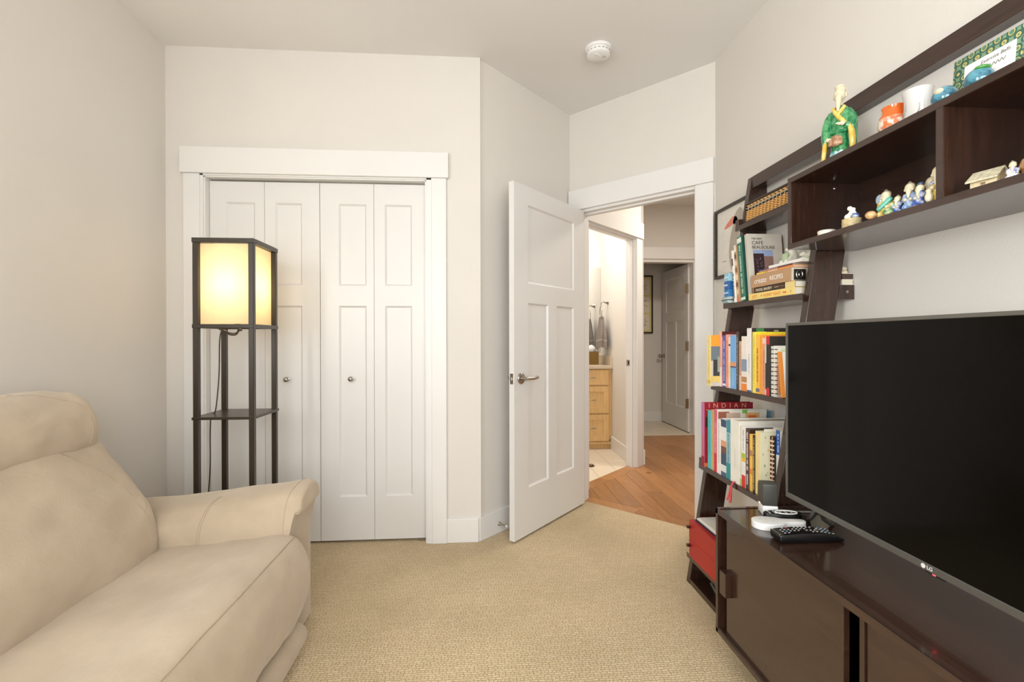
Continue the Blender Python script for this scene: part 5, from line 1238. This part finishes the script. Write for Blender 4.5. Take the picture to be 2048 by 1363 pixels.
# brocade case
def brocade():
    m_ = bpy.data.materials.new('green_brocade'); m_.use_nodes = True; nt = m_.node_tree; b_ = nt.nodes['Principled BSDF']; b_.inputs['Roughness'].default_value = .6
    tc = nt.nodes.new('ShaderNodeTexCoord'); mp = nt.nodes.new('ShaderNodeMapping'); mp.inputs['Scale'].default_value = (1, 1, 1); mp.inputs['Rotation'].default_value = (PI/4, 0, 0)
    nt.links.new(tc.outputs['Object'], mp.inputs[0])
    vo = nt.nodes.new('ShaderNodeTexVoronoi'); vo.inputs['Scale'].default_value = 48; vo.inputs['Randomness'].default_value = 0.0
    nt.links.new(mp.outputs[0], vo.inputs['Vector'])
    rp = nt.nodes.new('ShaderNodeValToRGB'); cr_ = rp.color_ramp; cr_.interpolation = 'CONSTANT'
    cr_.elements[0].position = 0; cr_.elements[0].color = lin((176, 186, 170)); cr_.elements[1].position = .22; cr_.elements[1].color = lin((46, 66, 92))
    for p_, c_ in ((.34, (88, 130, 104)), (.46, (196, 180, 110)), (.52, (52, 92, 74)), (.66, (120, 150, 120))):
        e = cr_.elements.new(p_); e.color = lin(c_)
    nt.links.new(vo.outputs['Distance'], rp.inputs[0]); nt.links.new(rp.outputs[0], b_.inputs['Base Color'])
    return m_
BRO = brocade()
t = thing('brocade_case', 'green brocade case standing open with a white printed label', 'case', (1.225, 1.085, CT))
mm = M(smooth=40); mm.box((1.222, .965, CT), (1.335, 1.125, CT+.038), .003, 2); build('tray', mm, BRO, t)
MLID = Matrix.Translation((1.198, 1.050, CT+.002)) @ Euler((0, math.radians(5), 0)).to_matrix().to_4x4()
mm = M(smooth=40); mm.xf(MLID); mm.box((-.012, -.078, 0), (.012, .078, .122), .002, 2); ld_ = build('lid', mm, BRO, t)
mm = M(); mm.xf(MLID); mm.box((-.0130, -.066, .008), (-.0122, .048, .094)); lb_ = build('label_card', mm, cmat((240, 238, 234)), ld_)
INK = cmat((110, 100, 92))
text_part('label_lettering', 'Exercise Balls', .0118, INK, lb_, MLID @ axes((-.0133, .010, .081), (0, -1, 0), (0, 0, 1)), .0002, local=False, shear=.2)
mm = M(smooth=50); mm.xf(MLID); mm.tube(catmull([(-.0134, -.008-k*.0042, .064+(.004 if k % 2 else -.003)) for k in range(10)], 4, closed=False), .0006, 5); build('label_scribble', mm, INK, lb_)

# ================================================================== bird print on the right wall
t = thing('bird_print', 'black framed print of a long-beaked bird on the right wall behind the bookcase', 'picture', (XR-.012, 2.45, 1.484))
fy0, fy1, fz0, fz1 = 2.24, 2.648, 1.484, 1.869
FRM = mat('dark_frame_wood', (52, 42, 34), .4, var=.15, scale=12)
mm = M(); fw = .016
mm.box((XR-.022, fy0, fz0), (XR-.001, fy1, fz0+fw), .001); mm.box((XR-.022, fy0, fz1-fw), (XR-.001, fy1, fz1), .001); mm.box((XR-.022, fy0, fz0+fw), (XR-.001, fy0+fw, fz1-fw), .001); mm.box((XR-.022, fy1-fw, fz0+fw), (XR-.001, fy1, fz1-fw), .001); build('frame', mm, FRM, t)
mm = M(); mm.box((XR-.010, fy0+fw, fz0+fw), (XR-.002, fy1-fw, fz1-fw)); pp = build('paper', mm, cmat((228, 222, 212)), t)
def flat(poly, c_, nm):
    mm = M(); mm.prism(poly, 0, XR-.0108, XR-.0098); build(nm, mm, cmat(c_), pp)
cv = lambda pts: [(v.x, v.y) for v in catmull([(p[0], p[1], 0) for p in pts], 6)]
flat(cv([(2.46, 1.80), (2.52, 1.776), (2.555, 1.750), (2.50, 1.752), (2.44, 1.770)]), (222, 130, 110), 'bird_beak')
flat(cv([(2.40, 1.83), (2.45, 1.80), (2.46, 1.76), (2.49, 1.70), (2.505, 1.62), (2.495, 1.55), (2.47, 1.52), (2.43, 1.60), (2.40, 1.72), (2.37, 1.80)]), (176, 166, 152), 'bird_body')
flat(cv([(2.44, 1.795), (2.465, 1.775), (2.455, 1.755), (2.42, 1.770)]), (70, 70, 90), 'bird_eye_patch')
mm = M(); rg = random.Random(2); marks(mm, .0, .04, 1.575, .008, lambda s0, s1, q0, q1: mm.box((XR-.0108, 2.580-s1, q0), (XR-.0100, 2.580-s0, (q0+q1)/2)), rg); build('signature', mm, cmat((120, 112, 104)), pp)

# ================================================================== smoke detector
t = thing('smoke_detector', 'round white smoke detector on the ceiling near the door', 'smoke detector', (.662, 2.600, H))
mm = M(smooth=40); mm.lathe([(.0001, .001), (.073, .001), (.073, -.012), (.070, -.015), (.0001, -.015)], (0, 0, 0), 40); build('mounting_plate', mm, WHITEP, t, world=False)
mm = M(smooth=40); mm.lathe([(.0001, -.015), (.064, -.015), (.065, -.018), (.062, -.040), (.055, -.045), (.0001, -.046)], (0, 0, 0), 40); bd_ = build('body', mm, WHITEP, t, world=False)
mm = M(smooth=40); mm.ball((-.012, -.018, -.0455), (.022, .011, .0035), 14, Euler((0, 0, .6)).to_matrix()); build('test_button', mm, WHITEP, bd_, world=False)
mm = M(smooth=40)
for k in range(7): mm.ball((.030+.008*math.cos(k), -.004+.008*math.sin(k), -.0455), (.0022, .0022, .0012), 6)
build('speaker_hole_shade', mm, HOLESHADE, bd_, world=False)  # dark beads paint the shade of speaker holes, nothing is pierced
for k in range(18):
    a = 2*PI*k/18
    mm = M(); mm.xf(Matrix.Rotation(a, 4, 'Z')); mm.box((.0625, -.006, -.028), (.0652, .006, -.024)); build('vent_slot_shade', mm, mat('slot_shade_grey', (170, 166, 160), .6), bd_, world=False)  # grey boxes painted as the shade in vent slots, no openings cut

# ================================================================== bathroom things
VX0, VX1, VY0, VY1 = .40, 1.389, 4.90, 5.363
van = thing('bathroom_vanity', 'light maple bathroom vanity with three shaker drawers', 'vanity', (.9, 5.13, 0))
mm = M(); mm.box((VX0, VY0+.02, .10), (VX1, VY1, .84), .001); build('body', mm, MAPLE, van)
mm = M(); mm.box((VX0+.02, VY0+.045, 0), (VX1, VY1, .10)); build('toe_kick', mm, MAPLE, van)
mm = M(); mm.box((VX0, VY0+.012, .052), (VX1, VY0+.035, .078), .001); build('base_rail', mm, MAPLE, van)
def drawer(x0, x1, z0, z1, shaker):
    mm = M()
    if shaker:
        fr = .055
        mm.box((x0, VY0, z0), (x1, VY0+.02, z0+fr), .001); mm.box((x0, VY0, z1-fr), (x1, VY0+.02, z1), .001); mm.box((x0, VY0, z0+fr), (x0+fr, VY0+.02, z1-fr), .001); mm.box((x1-fr, VY0, z0+fr), (x1, VY0+.02, z1-fr), .001)
    else: mm.box((x0, VY0, z0), (x1, VY0+.02, z1), .001)
    d = build('drawer', mm, MAPLE, van)
    if shaker:
        mm = M(); mm.box((x0+.055, VY0+.010, z0+.055), (x1-.055, VY0+.018, z1-.055)); build('drawer_panel', mm, MAPLE, d)
    mm = M(smooth=50); xc = (x0+x1)/2; zc_ = (z0+z1)/2
    mm.tube([(xc-.05, VY0+.001, zc_), (xc-.045, VY0-.022, zc_), (xc, VY0-.030, zc_), (xc+.045, VY0-.022, zc_), (xc+.05, VY0+.001, zc_)], .005, 8); build('bar_pull', mm, NICKEL, d)
for (x0, x1) in ((.97, 1.352), (.55, .95)):
    drawer(x0, x1, .672, .826, False); drawer(x0, x1, .378, .655, True); drawer(x0, x1, .085, .362, True)
mm = M(); mm.box((VX0-.02, VY0-.018, .84), (VX1, VY1, .872), .002)
ct = root_mesh('countertop', mm, COUNTER, (.9, 5.13, .84), 'beige stone countertop with splashbacks on the vanity', 'countertop')
mm = M(); mm.box((VX1-.020, VY0-.010, .872), (VX1, VY1, .968), .002); build('side_splash', mm, COUNTER, ct)
mm = M(); mm.box((VX0-.02, VY1-.020, .872), (VX1-.020, VY1, .968), .002); build('back_splash', mm, COUNTER, ct)
MIR = mat('mirror_glass', (232, 234, 232), 0.02, metal=1.0, var=0.0)
mm = M(); mm.box((.42, VY1-.006, 1.00), (1.385, VY1+.0005, 1.96), .001); root_mesh('wall_mirror', mm, MIR, (.9, VY1, 1.0), 'frameless rectangular mirror above the vanity', 'mirror')
# towel ring and towel on the bathroom side wall
t = thing('towel_ring', 'brushed nickel towel ring on the bathroom wall', 'towel ring', (1.389, 5.06, 1.55))
mm = M(smooth=45); mm.lathe([(.0001, 0), (.027, 0), (.024, -.012), (.012, -.030), (.010, -.045), (.0001, -.046)], (1.390, 5.06, 1.545), 24, 'x'); build('mount', mm, NICKEL, t)
mm = M(smooth=45); mm.tube(catmull([(1.350, 5.06, 1.545), (1.322, 5.06, 1.543), (1.312, 5.06, 1.520), (1.310, 5.06, 1.500)], 6, closed=False), .007, 10)
mm.tube([(1.310+.010*math.sin(a), 5.06+.080*math.sin(a), 1.425+.080*math.cos(a)) for a in [2*PI*i/36 for i in range(37)]], .0045, 8); build('ring', mm, NICKEL, t)
TOW = mat('grey_terry_towel', (140, 130, 122), .95, var=.12, scale=60, bump=.5, bscale=300, spec=.1)
rows = []
for i in range(19):
    z_ = 1.385-i*(1.385-1.050)/18; f_ = i/18
    row = []
    wd = .060+.085*min(1, f_*1.6); dp = .020+.022*min(1, f_*1.4)
    for k in range(40):
        a = 2*PI*k/40
        rr = 1+.16*math.sin(5*a+f_*1.5)*min(1, f_*2+.3)
        row.append(Vector((1.318+dp*rr*math.cos(a), 5.065+wd*rr*math.sin(a), z_+.012*math.sin(a*2)*f_)))
    rows.append(row)
mm = M(smooth=60); mm.grid(rows, closed_u=True, capv=True)
tw = root_mesh('hand_towel', mm, TOW, (1.318, 5.065, 1.05), 'grey terry hand towel hanging from the towel ring', 'towel')
mm = M(smooth=60); mm.grid([[Vector((1.318+(p.x-1.318)*1.02, 5.065+(p.y-5.065)*1.02, p.z)) for p in r_] for r_ in rows[13:15]], closed_u=True); build('woven_band', mm, mat('towel_band', (160, 150, 140), .8), tw)
mm = M(smooth=30); mm.box((1.384, 5.135, .985), (1.391, 5.205, 1.085), .003, 2); o = root_mesh('outlet_plate', mm, WHITEP, (1.387, 5.17, 1.03), 'white outlet plate on the bathroom wall under the towel', 'outlet')
for zz in (1.005, 1.045):
    mm = M(); mm.box((1.3835, 5.152, zz), (1.3845, 5.188, zz+.024), .0004); build('socket', mm, mat('outlet_socket', (214, 210, 202), .4), o)
# tissue box cover
t = thing('tissue_box', 'dark gold mosaic tissue box cover on the countertop', 'tissue box', (1.225, 5.14, .872))
mm = M(); mm.box((1.160, 5.075, .872), (1.290, 5.205, 1.012), .004); build('box', mm, mat('dark_box', (60, 46, 26), .3), t)
GOLDT = mat('gold_mosaic_tile', (140, 110, 56), .2, var=.5, scale=90, metal=.5)
tl = M(); tl.box((-.0065, -.001, -.0065), (.0065, .001, .0065), .0008); tile_me = tl.mesh('mosaic_tile'); tile_me.materials.append(GOLDT)
for i in range(9):
    for j in range(10):
        o = bpy.data.objects.new('mosaic_tile', tile_me); COL.objects.link(o); o.parent = t; o.location = (-.058+i*.0145, -.0658, .008+j*.0138)
        if i < 9 and j < 10:
            o2 = bpy.data.objects.new('mosaic_tile', tile_me); COL.objects.link(o2); o2.parent = t; o2.location = (.0658, -.058+i*.0145, .008+j*.0138); o2.rotation_euler = (0, 0, PI/2)
mm = M(smooth=60); rg = random.Random(6)
pts_ = []
for k in range(14):
    a = 2*PI*k/14; pts_.append((.04*math.cos(a)*(1+.2*rg.random()), .012*math.sin(a)*(1+.4*rg.random())))
rows = [[Vector((p[0]*s_+.004*math.sin(k), p[1]*s_*1.3, z_)) for k, p in enumerate(pts_)] for (s_, z_) in ((.6, .135), (.9, .155), (1.1, .175), (.7, .195), (.25, .212))]
mm.grid(rows, closed_u=True, capv=True); build('tissue', mm, mat('white_tissue', (240, 238, 234), .9), t, world=False)
t = thing('floor_door_stop', 'small dark dome door stop on the bathroom tile', 'door stop', (1.012, 4.262, 0))
mm = M(smooth=45); mm.lathe([(.0001, -.001), (.026, -.001), (.026, .006), (.018, .018), (.0001, .024)], (0, 0, 0), 20); build('dome', mm, mat('aged_bronze', (110, 84, 56), .35, metal=.8), t, world=False)
mm = M(smooth=45); mm.tube([(.027*math.cos(a), .027*math.sin(a), .006) for a in [2*PI*i/20 for i in range(21)]], .0045, 6); build('rubber_ring', mm, BLACKP, t, world=False)

# ================================================================== far picture
t = thing('framed_sketch_trio', 'dark framed picture of three sketches on a yellow mat in the far room', 'picture', (2.29, 6.53, 1.225))
px0, px1, pz0, pz1 = 2.17, 2.424, 1.225, 2.030
mm = M(); fw = .020
mm.box((px0, 6.510, pz0), (px1, 6.536, pz0+fw), .001); mm.box((px0, 6.510, pz1-fw), (px1, 6.536, pz1), .001); mm.box((px0, 6.510, pz0+fw), (px0+fw, 6.536, pz1-fw), .001); mm.box((px1-fw, 6.510, pz0+fw), (px1, 6.536, pz1-fw), .001); build('frame', mm, mat('black_frame', (34, 26, 20), .35), t)
mm = M(); mm.box((px0+fw, 6.522, pz0+fw), (px1-fw, 6.534, pz1-fw)); mt_ = build('yellow_mat', mm, cmat((226, 210, 140)), t)
rg = random.Random(12)
for k in range(3):
    z0_ = pz0+.045+k*.245
    mm = M(); mm.box((px0+.045, 6.5205, z0_), (px1-.050, 6.5225, z0_+.220)); sk = build('sketch', mm, cmat((238, 226, 206)), mt_)
    mm = M(smooth=50)
    for q in range(5):
        cx_, cz_ = rg.uniform(px0+.08, px1-.08), rg.uniform(z0_+.06, z0_+.16); rr = rg.uniform(.012, .035)
        mm.tube([(cx_+rr*math.cos(a)*rg.uniform(.8, 1.2), 6.5198, cz_+rr*.8*math.sin(a)) for a in [rg.uniform(3, 5)*i/10 for i in range(11)]], .0020, 5)
    build('drawing', mm, cmat((120, 90, 84)), mt_)
